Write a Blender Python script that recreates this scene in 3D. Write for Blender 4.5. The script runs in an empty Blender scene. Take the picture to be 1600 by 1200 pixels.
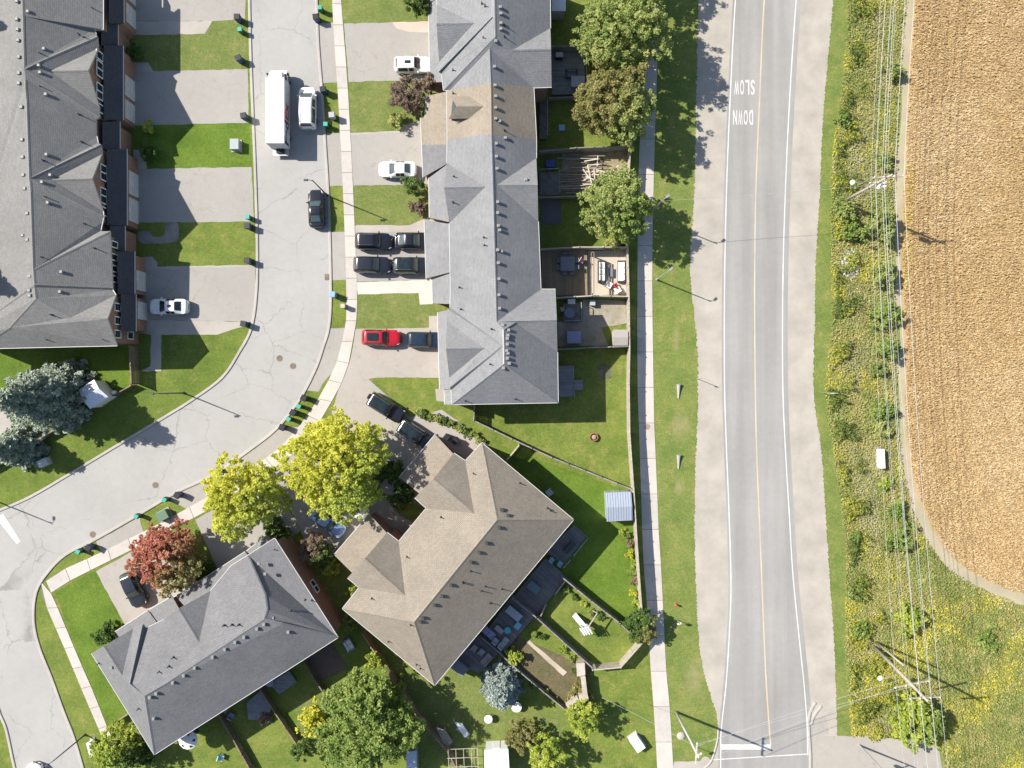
import bpy, math, random
import numpy as np
from mathutils import Vector, Matrix
from mathutils.geometry import tessellate_polygon

# ------------------------------------------------------------------ camera, sky, sun, exposure
SC = bpy.context.scene
COL = SC.collection
H, F = 85.0, 1105.0           # drone height in metres, focal length in photo pixels (photo is 1600 px wide)
cam = bpy.data.cameras.new('camera'); camo = bpy.data.objects.new('camera', cam); COL.objects.link(camo)
cam.sensor_width = 36.0; cam.lens = F / 1600 * 36.0; cam.clip_start = 0.5; cam.clip_end = 3000
camo.location = (0, 0, H); camo.rotation_euler = (0, 0, 0)
SC.camera = camo
SUN_EL, SUN_AZ = math.radians(40), math.radians(22)   # shadows fall right and a little down in the picture
world = bpy.data.worlds.new('World'); SC.world = world; world.use_nodes = True
wn = world.node_tree; wn.nodes.clear()
sky = wn.nodes.new('ShaderNodeTexSky'); sky.sky_type = 'NISHITA'; sky.sun_disc = False
sky.sun_elevation = SUN_EL
to_sun = Vector((-math.cos(SUN_AZ) * math.cos(SUN_EL), math.sin(SUN_AZ) * math.cos(SUN_EL), math.sin(SUN_EL)))
sky.sun_rotation = math.atan2(to_sun.x, to_sun.y)
bg = wn.nodes.new('ShaderNodeBackground'); bg.inputs[1].default_value = 0.085
wo = wn.nodes.new('ShaderNodeOutputWorld')
wn.links.new(sky.outputs[0], bg.inputs[0]); wn.links.new(bg.outputs[0], wo.inputs[0])
sl = bpy.data.lights.new('sun', 'SUN'); sl.energy = 4.6; sl.angle = math.radians(0.53); sl.color = (1.0, 0.945, 0.86)
slo = bpy.data.objects.new('sun', sl); COL.objects.link(slo)
slo.rotation_euler = to_sun.to_track_quat('Z', 'Y').to_euler(); slo.location = (-60, 30, 60)
SC.view_settings.view_transform = 'Standard'; SC.view_settings.look = 'None'
SC.view_settings.exposure = 0.92; SC.view_settings.gamma = 1.0; SC.view_settings.use_curve_mapping = False

# ------------------------------------------------------------------ helpers
def W(px, py, z=0.0):
    """point at height z that stands under photo pixel px, py"""
    k = (H - z) / F
    return Vector(((px - 800) * k, (600 - py) * k, z))
def m_px(n, z=0.0): return n * (H - z) / F
def ray_plane(px, py, p, n):
    d = Vector(((px - 800) / F, (600 - py) / F, -1.0)); o = Vector((0, 0, H))
    t = (p - o).dot(n) / d.dot(n)
    return o + d * t
def catmull(pts, n=6, closed=False):
    out = []; m = len(pts)
    for i in range(m - 1):
        p0 = pts[max(i - 1, 0)]; p1 = pts[i]; p2 = pts[i + 1]; p3 = pts[min(i + 2, m - 1)]
        for k in range(n):
            t = k / n
            out.append(tuple(0.5 * (2 * b + (c - a) * t + (2 * a - 5 * b + 4 * c - d) * t * t + (3 * b - a - 3 * c + d) * t ** 3)
                             for a, b, c, d in zip(p0, p1, p2, p3)))
    out.append(tuple(pts[-1]))
    return out

def tag(o, label=None, cat=None, group=None, kind=None):
    if label: o['label'] = label
    if cat: o['category'] = cat
    if group: o['group'] = group
    if kind: o['kind'] = kind
    return o
def thing(name, label, cat, loc=(0, 0, 0), rz=0.0, group=None):
    o = bpy.data.objects.new(name, None); COL.objects.link(o)
    o.empty_display_size = 0.3
    o.location = loc; o.rotation_euler = (0, 0, rz)
    return tag(o, label, cat, group)
def link(name, me, parent=None, world=False):
    o = bpy.data.objects.new(name, me); COL.objects.link(o)
    if parent is not None:
        o.parent = parent
        if world and parent.parent is None: o.location = -Vector(parent.location)
    return o
def dup(root, loc, rz, label=None, group=None):
    def cp(o, par):
        c = o.copy(); COL.objects.link(c); c.parent = par
        for ch in list(kids.get(o.name, [])): cp(ch, c)
        return c
    kids = {}
    def walk(o):
        kids[o.name] = list(o.children)
        for c in o.children: walk(c)
    walk(root)
    r = cp(root, None); r.location = loc; r.rotation_euler = (0, 0, rz)
    if label: r['label'] = label
    if group: r['group'] = group
    return r

class MB:
    def __init__(s): s.v = []; s.f = []; s.m = []
    def add(s, vs, fs, mi=0):
        b = len(s.v); s.v += [tuple(p) for p in vs]; s.f += [tuple(i + b for i in f) for f in fs]; s.m += [mi] * len(fs); return s
    def box(s, c, size, rz=0.0, mi=0, taper=1.0):
        x, y, z = size[0] / 2, size[1] / 2, size[2] / 2; cs, sn = math.cos(rz), math.sin(rz); vs = []
        for dz, k in ((-z, 1.0), (z, taper)):
            for dx, dy in ((-x, -y), (x, -y), (x, y), (-x, y)):
                dx *= k; dy *= k
                vs.append((c[0] + dx * cs - dy * sn, c[1] + dx * sn + dy * cs, c[2] + dz))
        return s.add(vs, [(3, 2, 1, 0), (4, 5, 6, 7), (0, 1, 5, 4), (1, 2, 6, 5), (2, 3, 7, 6), (3, 0, 4, 7)], mi)
    def bar(s, a, b, w, h, mi=0):
        """box of width w, height h from a to b"""
        a = Vector(a); b = Vector(b); d = (b - a).normalized()
        u = d.cross(Vector((0, 0, 1)))
        u = u.normalized() if u.length > 1e-4 else Vector((1, 0, 0))
        t = u.cross(d).normalized(); u *= w / 2; t *= h / 2
        vs = [a - u - t, a + u - t, a + u + t, a - u + t, b - u - t, b + u - t, b + u + t, b - u + t]
        return s.add(vs, [(0, 1, 2, 3), (7, 6, 5, 4), (0, 4, 5, 1), (1, 5, 6, 2), (2, 6, 7, 3), (3, 7, 4, 0)], mi)
    def prism(s, pts, z0, z1, mi=0):
        n = len(pts)
        a = sum(pts[i][0] * pts[(i + 1) % n][1] - pts[(i + 1) % n][0] * pts[i][1] for i in range(n))
        if a < 0: pts = list(reversed(pts))
        vs = [(p[0], p[1], z0) for p in pts] + [(p[0], p[1], z1) for p in pts]
        fs = [tuple(range(n - 1, -1, -1)), tuple(range(n, 2 * n))] + [(i, (i + 1) % n, n + (i + 1) % n, n + i) for i in range(n)]
        return s.add(vs, fs, mi)
    def cyl(s, a, b, r0, r1, n=10, mi=0):
        a = Vector(a); b = Vector(b); d = (b - a).normalized()
        u = d.orthogonal().normalized(); t = d.cross(u)
        vs = []
        for p, r in ((a, r0), (b, r1)):
            for i in range(n):
                q = 2 * math.pi * i / n; vs.append(p + (u * math.cos(q) + t * math.sin(q)) * r)
        fs = [(i, (i + 1) % n, n + (i + 1) % n, n + i) for i in range(n)] + [tuple(range(n - 1, -1, -1)), tuple(range(n, 2 * n))]
        return s.add(vs, fs, mi)
    def tube(s, pts, r, n=6, mi=0):
        pts = [Vector(p) for p in pts]; rs = r if isinstance(r, (list, tuple)) else [r] * len(pts); vs = []; m = len(pts)
        for i, p in enumerate(pts):
            d = (pts[min(i + 1, m - 1)] - pts[max(i - 1, 0)]).normalized()
            u = d.cross(Vector((0.03, 0.05, 1))); u = u.normalized() if u.length > 1e-3 else Vector((1, 0, 0)); t = u.cross(d)
            for k in range(n):
                q = 2 * math.pi * k / n; vs.append(p + (u * math.cos(q) + t * math.sin(q)) * rs[i])
        fs = [(i * n + k, i * n + (k + 1) % n, (i + 1) * n + (k + 1) % n, (i + 1) * n + k) for i in range(m - 1) for k in range(n)]
        fs += [tuple(range(n - 1, -1, -1)), tuple(range((m - 1) * n, m * n))]
        return s.add(vs, fs, mi)
    def lathe(s, prof, n=14, c=(0, 0, 0), mi=0):
        vs = []; m = len(prof)
        for r, z in prof:
            for k in range(n):
                q = 2 * math.pi * k / n; vs.append((c[0] + r * math.cos(q), c[1] + r * math.sin(q), c[2] + z))
        fs = [(i * n + k, i * n + (k + 1) % n, (i + 1) * n + (k + 1) % n, (i + 1) * n + k) for i in range(m - 1) for k in range(n)]
        fs += [tuple(range(n - 1, -1, -1)), tuple(range((m - 1) * n, m * n))]
        return s.add(vs, fs, mi)
    def mesh(s, name, mats, smooth=False):
        me = bpy.data.meshes.new(name); me.from_pydata(s.v, [], s.f)
        for m in (mats if isinstance(mats, (list, tuple)) else [mats]): me.materials.append(m)
        if any(s.m): me.polygons.foreach_set('material_index', s.m)
        if smooth: me.polygons.foreach_set('use_smooth', [True] * len(s.f))
        plane_uv(me); me.update(); return me
    def build(s, name, mats, parent=None, smooth=False, world=False):
        return link(name, s.mesh(name, mats, smooth), parent, world)

def plane_uv(me):
    uvl = me.uv_layers.new(name='UVMap'); Z = Vector((0, 0, 1)); data = []
    for p in me.polygons:
        n = p.normal; u = Z.cross(n)
        u = u.normalized() if u.length > 1e-3 else Vector((1, 0, 0)); v = n.cross(u)
        for vi in p.vertices:
            c = me.vertices[vi].co; data += [c.dot(u), c.dot(v)]
    uvl.data.foreach_set('uv', data)

def fastmesh(name, V, Q, mat, smooth=False):
    me = bpy.data.meshes.new(name); V = np.asarray(V, np.float32); Q = np.asarray(Q, np.int32); n, k = Q.shape
    me.vertices.add(len(V)); me.vertices.foreach_set('co', V.ravel())
    me.loops.add(n * k); me.loops.foreach_set('vertex_index', Q.ravel())
    me.polygons.add(n); me.polygons.foreach_set('loop_start', np.arange(0, n * k, k, dtype=np.int32))
    if smooth: me.polygons.foreach_set('use_smooth', np.ones(n, bool))
    me.materials.append(mat); me.update(calc_edges=True); return me

def inset(pts, d):
    """offset a 2D outline inwards by d"""
    n = len(pts); a = sum(pts[i][0] * pts[(i + 1) % n][1] - pts[(i + 1) % n][0] * pts[i][1] for i in range(n))
    if a < 0: pts = list(reversed(pts))
    out = []
    for i in range(n):
        p0 = Vector(pts[i - 1][:2]); p = Vector(pts[i][:2]); p1 = Vector(pts[(i + 1) % n][:2])
        d0 = (p - p0).normalized(); d1 = (p1 - p).normalized()
        n0 = Vector((-d0.y, d0.x)); n1 = Vector((-d1.y, d1.x)); b = n0 + n1
        if b.length < 1e-3: b = n0
        k = d / max(0.35, b.normalized().dot(n0)); q = p + b.normalized() * k
        out.append((q.x, q.y))
    return out
def pip(x, y, poly):
    c = False; j = len(poly) - 1
    for i in range(len(poly)):
        xi, yi = poly[i][0], poly[i][1]; xj, yj = poly[j][0], poly[j][1]
        if (yi > y) != (yj > y) and x < (xj - xi) * (y - yi) / (yj - yi) + xi: c = not c
        j = i
    return c
def pip_np(P, poly):
    x, y = P[:, 0], P[:, 1]; c = np.zeros(len(P), bool); j = len(poly) - 1
    for i in range(len(poly)):
        xi, yi = poly[i][0], poly[i][1]; xj, yj = poly[j][0], poly[j][1]
        if yi != yj:
            t = ((yi > y) != (yj > y)) & (x < (xj - xi) * (y - yi) / (yj - yi) + xi); c ^= t
        j = i
    return c

# ------------------------------------------------------------------ materials
MATS = {}
class NT:
    def __init__(s, name):
        s.mat = bpy.data.materials.new(name); s.mat.use_nodes = True; s.t = s.mat.node_tree; s.b = s.t.nodes['Principled BSDF']
        s.t.nodes['Material Output']
    def n(s, kind, **kw):
        nd = s.t.nodes.new(kind)
        for k, v in kw.items(): setattr(nd, k, v)
        return nd
    def l(s, a, b): s.t.links.new(a, b)
    def pos(s, mode):
        if mode == 'world': return s.n('ShaderNodeNewGeometry').outputs['Position']
        tc = s.n('ShaderNodeTexCoord'); return tc.outputs['UV' if mode == 'uv' else 'Object']
    def mapped(s, mode, scale=(1, 1, 1), rot=(0, 0, 0), loc=(0, 0, 0)):
        m = s.n('ShaderNodeMapping'); m.inputs['Scale'].default_value = scale; m.inputs['Rotation'].default_value = rot; m.inputs['Location'].default_value = loc
        s.l(s.pos(mode), m.inputs[0]); return m.outputs[0]
    def noise(s, vec, scale, detail=3, rough=0.55, out='Fac'):
        n = s.n('ShaderNodeTexNoise'); n.inputs['Scale'].default_value = scale; n.inputs['Detail'].default_value = detail; n.inputs['Roughness'].default_value = rough
        s.l(vec, n.inputs['Vector']); return n.outputs[out]
    def ramp(s, fac, stops):
        r = s.n('ShaderNodeValToRGB'); e = r.color_ramp.elements
        while len(e) < len(stops): e.new(0.5)
        for q, (p, c) in zip(e, stops): q.position = p; q.color = (c[0], c[1], c[2], 1) if hasattr(c, '__len__') else (c, c, c, 1)
        s.l(fac, r.inputs[0]); return r.outputs[0]
    def mix(s, fac, a, b, mode='MIX'):
        m = s.n('ShaderNodeMix', data_type='RGBA', blend_type=mode)
        for sock, v in ((m.inputs[0], fac), (m.inputs[6], a), (m.inputs[7], b)):
            if hasattr(v, 'is_linked'): s.l(v, sock)
            elif hasattr(v, '__len__'): sock.default_value = (v[0], v[1], v[2], 1)
            else: sock.default_value = v
        return m.outputs[2]
    def bump(s, h, strength, dist=0.02):
        b = s.n('ShaderNodeBump'); b.inputs['Strength'].default_value = strength; b.inputs['Distance'].default_value = dist
        s.l(h, b.inputs['Height']); s.l(b.outputs[0], s.b.inputs['Normal'])
    def done(s, col, rough=0.85, metal=0.0, spec=0.3):
        if hasattr(col, 'is_linked'): s.l(col, s.b.inputs['Base Color'])
        else: s.b.inputs['Base Color'].default_value = (col[0], col[1], col[2], 1)
        s.b.inputs['Roughness'].default_value = rough; s.b.inputs['Metallic'].default_value = metal
        s.b.inputs['Specular IOR Level'].default_value = spec; return s.mat

def grain(name, col, var=0.16, scale=(0.25, 2.0, 18.0), rough=0.88, bump=0.25, mode='world', spec=0.25, tint=None, stains=0.0):
    """matt surface: base colour with three octaves of mottling"""
    if name in MATS: return MATS[name]
    t = NT(name); v = t.pos(mode)
    lo = tuple(c * (1 - var) for c in col); hi = tuple(min(1, c * (1 + var)) for c in col)
    a = t.ramp(t.noise(v, scale[0], 4), [(0.3, lo), (0.7, hi)])
    if tint: a = t.mix(t.ramp(t.noise(v, scale[1] * 0.4, 3), [(0.45, 0.0), (0.7, 1.0)]), a, tint)
    b = t.ramp(t.noise(v, scale[1], 4, 0.65), [(0.3, 1 - var * 0.8), (0.7, 1 + var * 0.0)])
    a = t.mix(0.7, a, b, 'MULTIPLY')
    f = t.noise(v, scale[2], 2, 0.7)
    a = t.mix(0.8, a, t.ramp(f, [(0.25, 1 - var), (0.75, 1.0)]), 'MULTIPLY')
    if stains:
        sfac = t.ramp(t.noise(v, 0.9, 5, 0.7), [(0.60, 0.0), (0.72, stains)]); a = t.mix(sfac, a, tuple(c * 0.55 for c in col))
    if bump: t.bump(f, bump)
    MATS[name] = t.done(a, rough, 0, spec); return MATS[name]
def plain(name, col, rough=0.5, metal=0.0, spec=0.4, var=0.06):
    if name in MATS: return MATS[name]
    t = NT(name); f = t.noise(t.pos('object'), 6.0, 3)
    a = t.ramp(f, [(0.3, tuple(c * (1 - var) for c in col)), (0.7, tuple(min(1, c * (1 + var)) for c in col))])
    MATS[name] = t.done(a, rough, metal, spec); return MATS[name]
def paint(name, col, metal=0.0, rough=0.22):
    if name in MATS: return MATS[name]
    t = NT(name); f = t.noise(t.pos('object'), 2.5, 4)
    a = t.ramp(f, [(0.3, tuple(c * 0.9 for c in col)), (0.7, tuple(min(1, c * 1.06) for c in col))])
    t.b.inputs['Coat Weight'].default_value = 0.6; t.b.inputs['Coat Roughness'].default_value = 0.06
    MATS[name] = t.done(a, rough, metal, 0.5); return MATS[name]
def glass(name, col=(0.02, 0.028, 0.032)):
    if name in MATS: return MATS[name]
    t = NT(name); f = t.noise(t.pos('object'), 1.2, 2)
    a = t.ramp(f, [(0.3, tuple(c * 0.8 for c in col)), (0.7, tuple(c * 1.4 for c in col))])
    MATS[name] = t.done(a, 0.06, 0.0, 0.8); return MATS[name]
def shingle(name, col, var=0.09, streak=(0.0, 0.0)):
    """asphalt shingles: 0.15 m courses on the slope (uv in metres)"""
    if name in MATS: return MATS[name]
    t = NT(name); uv = t.pos('uv')
    br = t.n('ShaderNodeTexBrick'); t.l(uv, br.inputs['Vector'])
    br.inputs['Scale'].default_value = 1.0; br.inputs['Brick Width'].default_value = 0.32; br.inputs['Row Height'].default_value = 0.17
    br.inputs['Mortar Size'].default_value = 0.012; br.inputs['Mortar Smooth'].default_value = 0.2
    br.inputs['Color1'].default_value = (*[c * (1 - var) for c in col], 1); br.inputs['Color2'].default_value = (*[c * (1 + var) for c in col], 1)
    br.inputs['Mortar'].default_value = (*[c * 0.5 for c in col], 1)
    a = br.outputs['Color']; w = t.pos('world')
    a = t.mix(0.9, a, t.ramp(t.noise(w, 0.30, 6, 0.65), [(0.3, 0.84), (0.7, 1.04)]), 'MULTIPLY')
    a = t.mix(0.8, a, t.ramp(t.noise(w, 7.0, 3, 0.7), [(0.25, 0.80), (0.75, 1.0)]), 'MULTIPLY')
    m = t.n('ShaderNodeMapping'); m.inputs['Scale'].default_value = (1.6, 0.12, 1); t.l(uv, m.inputs[0])
    a = t.mix(0.6, a, t.ramp(t.noise(m.outputs[0], 1.0, 3), [(0.3, 0.92), (0.75, 1.0)]), 'MULTIPLY')
    t.bump(br.outputs['Fac'], -0.35, 0.015)
    MATS[name] = t.done(a, 0.9, 0, 0.2); return MATS[name]
def brickwork(name, c1, c2, mortar):
    if name in MATS: return MATS[name]
    t = NT(name); br = t.n('ShaderNodeTexBrick'); t.l(t.pos('uv'), br.inputs['Vector'])
    br.inputs['Scale'].default_value = 1.0; br.inputs['Brick Width'].default_value = 0.22; br.inputs['Row Height'].default_value = 0.085
    br.inputs['Mortar Size'].default_value = 0.008
    for k, c in (('Color1', c1), ('Color2', c2), ('Mortar', mortar)): br.inputs[k].default_value = (*c, 1)
    a = t.mix(0.8, br.outputs['Color'], t.ramp(t.noise(t.pos('world'), 1.5, 4), [(0.3, 0.75), (0.7, 1.0)]), 'MULTIPLY')
    t.bump(br.outputs['Fac'], -0.3, 0.01)
    MATS[name] = t.done(a, 0.9, 0, 0.2); return MATS[name]
def planks(name, col, w=0.14, var=0.18, rot=0.0, mode='uv'):
    if name in MATS: return MATS[name]
    t = NT(name); v = t.mapped(mode, rot=(0, 0, rot))
    br = t.n('ShaderNodeTexBrick'); t.l(v, br.inputs['Vector'])
    br.inputs['Scale'].default_value = 1.0; br.inputs['Brick Width'].default_value = 3.6; br.inputs['Row Height'].default_value = w; br.inputs['Mortar Size'].default_value = 0.008
    br.inputs['Color1'].default_value = (*[c * (1 - var) for c in col], 1); br.inputs['Color2'].default_value = (*[c * (1 + var) for c in col], 1); br.inputs['Mortar'].default_value = (*[c * 0.3 for c in col], 1)
    a = t.mix(0.8, br.outputs['Color'], t.ramp(t.noise(t.pos('world'), 1.2, 5, 0.65), [(0.3, 0.68), (0.7, 1.0)]), 'MULTIPLY')
    MATS[name] = t.done(a, 0.85, 0, 0.2); return MATS[name]
def lawn(name, a, b, dry, dryness=0.5, fleck=0.0):
    if name in MATS: return MATS[name]
    t = NT(name); w = t.pos('world')
    c = t.ramp(t.noise(w, 0.32, 5, 0.6), [(0.3, a), (0.7, b)])
    c = t.mix(t.ramp(t.noise(w, 0.8, 5, 0.7), [(0.62 - 0.3 * dryness, 0.0), (0.86 - 0.2 * dryness, 0.75)]), c, dry)
    fine = t.noise(w, 9.0, 4, 0.75)
    c = t.mix(0.9, c, t.ramp(fine, [(0.30, 0.42), (0.70, 1.4)]), 'MULTIPLY')
    c = t.mix(0.6, c, t.ramp(t.noise(w, 2.6, 3, 0.6), [(0.3, 0.66), (0.7, 1.1)]), 'MULTIPLY')
    c = t.mix(t.ramp(t.noise(w, 14.0, 2, 0.5), [(0.66, 0.0), (0.74, 0.55)]), c, (0.30, 0.33, 0.12))
    if fleck: c = t.mix(t.ramp(t.noise(w, 5.5, 2, 0.5), [(0.70, 0.0), (0.76, fleck)]), c, (0.42, 0.36, 0.06))
    t.bump(fine, 0.7, 0.06)
    MATS[name] = t.done(c, 0.92, 0, 0.15); return MATS[name]
def leafy(name, cols, trans=0.42):
    """leaf faces: colour from the leaf's own island and a slow drift through the crown"""
    if name in MATS: return MATS[name]
    t = NT(name); g = t.n('ShaderNodeNewGeometry')
    r = g.outputs['Random Per Island']; nz = t.noise(g.outputs['Position'], 0.45, 3, 0.6)
    ad = t.n('ShaderNodeMath', operation='MULTIPLY_ADD'); t.l(r, ad.inputs[0]); ad.inputs[1].default_value = 0.5
    ad2 = t.n('ShaderNodeMath', operation='MULTIPLY_ADD'); t.l(nz, ad2.inputs[0]); ad2.inputs[1].default_value = 1.5; ad2.inputs[2].default_value = -0.5
    t.l(ad2.outputs[0], ad.inputs[2])
    c = t.ramp(ad.outputs[0], [(i / max(1, len(cols) - 1), k) for i, k in enumerate(cols)])
    m = t.done(c, 0.65, 0, 0.25)
    tr = t.n('ShaderNodeBsdfTranslucent'); t.l(c, tr.inputs[0]); mx = t.n('ShaderNodeMixShader'); mx.inputs[0].default_value = trans
    t.l(t.b.outputs[0], mx.inputs[1]); t.l(tr.outputs[0], mx.inputs[2]); t.l(mx.outputs[0], t.t.nodes['Material Output'].inputs[0])
    MATS[name] = m; return m

WHITE = plain('white_trim', (0.72, 0.72, 0.70)); BLACK = plain('black_plastic', (0.018, 0.018, 0.02), 0.45)
GLASS = glass('window_glass'); STEEL = plain('galvanised_steel', (0.42, 0.43, 0.43), 0.45, 0.5)
CONC = grain('concrete', (0.40, 0.365, 0.325), 0.10, (0.3, 1.5, 14), stains=0.25)
# ------------------------------------------------------------------ ground, roads, pavements
LAWN = lawn('lawn_grass', (0.108, 0.163, 0.030), (0.207, 0.249, 0.052), (0.355, 0.274, 0.102), 0.35)
LAWN_DRY = lawn('lawn_grass_dry', (0.130, 0.179, 0.043), (0.193, 0.226, 0.064), (0.311, 0.273, 0.120), 0.45)
LAWN_LUSH = lawn('lawn_grass_lush', (0.085, 0.152, 0.018), (0.154, 0.229, 0.033), (0.314, 0.266, 0.075), 0.15)
LAWN_LEAF = lawn('lawn_grass_fallen_leaves', (0.097, 0.150, 0.026), (0.175, 0.225, 0.044), (0.336, 0.266, 0.094), 0.25, 0.9)
VERGE = lawn('verge_grass', (0.128, 0.189, 0.043), (0.221, 0.252, 0.066), (0.449, 0.301, 0.144), 0.28)
def bare_spot(mat, spots, dry):
    """thin worn turf round given places, with a ragged outline"""
    nt = mat.node_tree; N, L_ = nt.nodes, nt.links; b = N['Principled BSDF']; src = b.inputs['Base Color'].links[0].from_socket; g = N.new('ShaderNodeNewGeometry'); nz = N.new('ShaderNodeTexNoise'); nz.inputs['Scale'].default_value = 0.9; nz.inputs['Detail'].default_value = 6; nz.inputs['Roughness'].default_value = 0.75; L_.new(g.outputs['Position'], nz.inputs['Vector'])
    for (px, py, rx, ry) in spots:
        c = W(px, py); v = N.new('ShaderNodeVectorMath'); v.operation = 'SUBTRACT'; v.inputs[1].default_value = c; L_.new(g.outputs['Position'], v.inputs[0]); v2 = N.new('ShaderNodeVectorMath'); v2.operation = 'MULTIPLY'; v2.inputs[1].default_value = (1 / m_px(rx), 1 / m_px(ry), 0); L_.new(v.outputs[0], v2.inputs[0]); le = N.new('ShaderNodeVectorMath'); le.operation = 'LENGTH'; L_.new(v2.outputs[0], le.inputs[0])
        ma = N.new('ShaderNodeMath'); ma.operation = 'MULTIPLY_ADD'; L_.new(nz.outputs[0], ma.inputs[0]); ma.inputs[1].default_value = 2.6; L_.new(le.outputs['Value'], ma.inputs[2]); r = N.new('ShaderNodeValToRGB'); r.color_ramp.elements[0].position = 0.55; r.color_ramp.elements[0].color = (0.5, 0.5, 0.5, 1); r.color_ramp.elements[1].position = 1.0; r.color_ramp.elements[1].color = (0, 0, 0, 1); sc_ = N.new('ShaderNodeMath'); sc_.operation = 'MULTIPLY'; sc_.inputs[1].default_value = 0.42; L_.new(ma.outputs[0], sc_.inputs[0]); L_.new(sc_.outputs[0], r.inputs[0])
        m = N.new('ShaderNodeMix'); m.data_type = 'RGBA'; L_.new(r.outputs[0], m.inputs[0]); L_.new(src, m.inputs[6]); m.inputs[7].default_value = (*dry, 1); src = m.outputs[2]
    L_.new(src, b.inputs['Base Color'])
bare_spot(VERGE, [(1064, 666, 20, 24), (1057, 525, 6, 26), (1085, 1060, 18, 40), (1060, 760, 10, 16)], (0.33, 0.27, 0.15))
WILD = lawn('wild_grass', (0.172, 0.216, 0.060), (0.253, 0.282, 0.090), (0.380, 0.348, 0.180), 0.6)
SOIL = grain('field_soil', (0.44, 0.32, 0.175), 0.2, (0.2, 1.2, 9)); TRACK = grain('dirt_track', (0.41, 0.355, 0.255), 0.15, (0.4, 2, 16), tint=(0.36, 0.33, 0.17))
def road_mat(name, col, cracks=0.6, cs=0.16, streak=None, stain=0.0):
    t = NT(name); w = t.pos('world')
    c = t.ramp(t.noise(w, 0.12, 4), [(0.3, tuple(k * 0.93 for k in col)), (0.7, tuple(k * 1.06 for k in col))])
    c = t.mix(0.7, c, t.ramp(t.noise(w, 1.3, 5, 0.7), [(0.3, 0.88), (0.7, 1.0)]), 'MULTIPLY')
    fine = t.noise(w, 25, 2, 0.7); c = t.mix(0.8, c, t.ramp(fine, [(0.25, 0.84), (0.75, 1.0)]), 'MULTIPLY')
    if streak:
        v = t.mapped('world', (streak, 0.03, 1)); c = t.mix(0.8, c, t.ramp(t.noise(v, 1.0, 3, 0.5), [(0.35, 0.80), (0.65, 1.0)]), 'MULTIPLY')
    if stain:
        c = t.mix(t.ramp(t.noise(w, 0.75, 6, 0.72), [(0.60, 0.0), (0.74, stain)]), c, tuple(q * 0.5 for q in col)); c = t.mix(t.ramp(t.noise(w, 3.1, 2, 0.5), [(0.74, 0.0), (0.78, stain * 1.2)]), c, tuple(q * 0.3 for q in col))
    if cracks:
        dv = t.n('ShaderNodeVectorMath', operation='MULTIPLY_ADD'); t.l(t.noise(w, 0.9, 4, 0.6, 'Color'), dv.inputs[0]); dv.inputs[1].default_value = (1.6, 1.6, 0); t.l(w, dv.inputs[2])
        vo = t.n('ShaderNodeTexVoronoi', feature='DISTANCE_TO_EDGE'); vo.inputs['Scale'].default_value = cs; t.l(dv.outputs[0], vo.inputs['Vector'])
        k = t.ramp(vo.outputs['Distance'], [(0.0, 1.0), (0.010, 0.0)])
        k2 = t.mix(1.0, k, t.ramp(t.noise(w, 0.22, 3), [(0.40, 0.0), (0.55, cracks)]), 'MULTIPLY')
        c = t.mix(k2, c, tuple(q * 0.38 for q in col))
    t.bump(fine, 0.25); MATS[name] = t.done(c, 0.9, 0, 0.2); return MATS[name]
ROAD = road_mat('street_asphalt', (0.385, 0.372, 0.350)); HIGHWAY = road_mat('main_road_asphalt', (0.340, 0.330, 0.312), 0.0, 0.09, streak=0.7, stain=0.08)
DRIVE = road_mat('driveway_asphalt', (0.362, 0.340, 0.308), 0.35, 0.3, stain=0.55); DRIVE_DK = road_mat('driveway_asphalt_dark', (0.345, 0.328, 0.305), 0.2, 0.3, stain=0.55)
DRIVE_BR = road_mat('driveway_concrete', (0.385, 0.352, 0.312), 0.3, 0.3, stain=0.55)
GRAVEL = grain('gravel_shoulder', (0.400, 0.366, 0.314), 0.13, (0.35, 1.6, 22), bump=0.5, stains=0.04); GRAVEL2 = grain('gravel_grey', (0.30, 0.28, 0.26), 0.3, (0.5, 3, 14), bump=0.6)
LINE = grain('road_paint_white', (0.64, 0.635, 0.62), 0.14, (0.5, 3, 20)); YELL = grain('road_paint_yellow', (0.52, 0.44, 0.31), 0.12, (0.3, 3, 20))

JR = random.Random(77)
def rough_edge(P, step=0.7, amp=0.06):
    out = []
    for i, a in enumerate(P):
        b = P[(i + 1) % len(P)]; L = (b - a).length; out.append(a)
        n = int(L / step) if L < 90 else 0
        d = Vector((-(b - a).y, (b - a).x, 0)).normalized() if L > 0 else Vector()
        for k in range(1, n): out.append(a.lerp(b, k / n) + d * JR.uniform(-amp, amp))
    return out
def sheet(name, pts, z, mat, kind='structure', label=None, cat=None, parent=None, amp=0.05, step=0.7):
    P = [W(x, y, 0) for x, y in pts]
    if name not in ('street', 'main_road', 'stop_line', 'sidewalk', 'ground', 'field_ground'): P = rough_edge(P, step, amp)
    me = bpy.data.meshes.new(name)
    tri = tessellate_polygon([[Vector((p.x, p.y, 0)) for p in P]])
    me.from_pydata([(p.x, p.y, z) for p in P], [], [tuple(t) for t in tri])
    me.materials.append(mat); me.update()
    for p in me.polygons:
        if p.normal.z < 0: p.flip()
    me.update(); plane_uv(me)
    o = link(name, me, parent, world=True)
    if parent is None: tag(o, label, cat, kind=kind)
    return o
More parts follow.
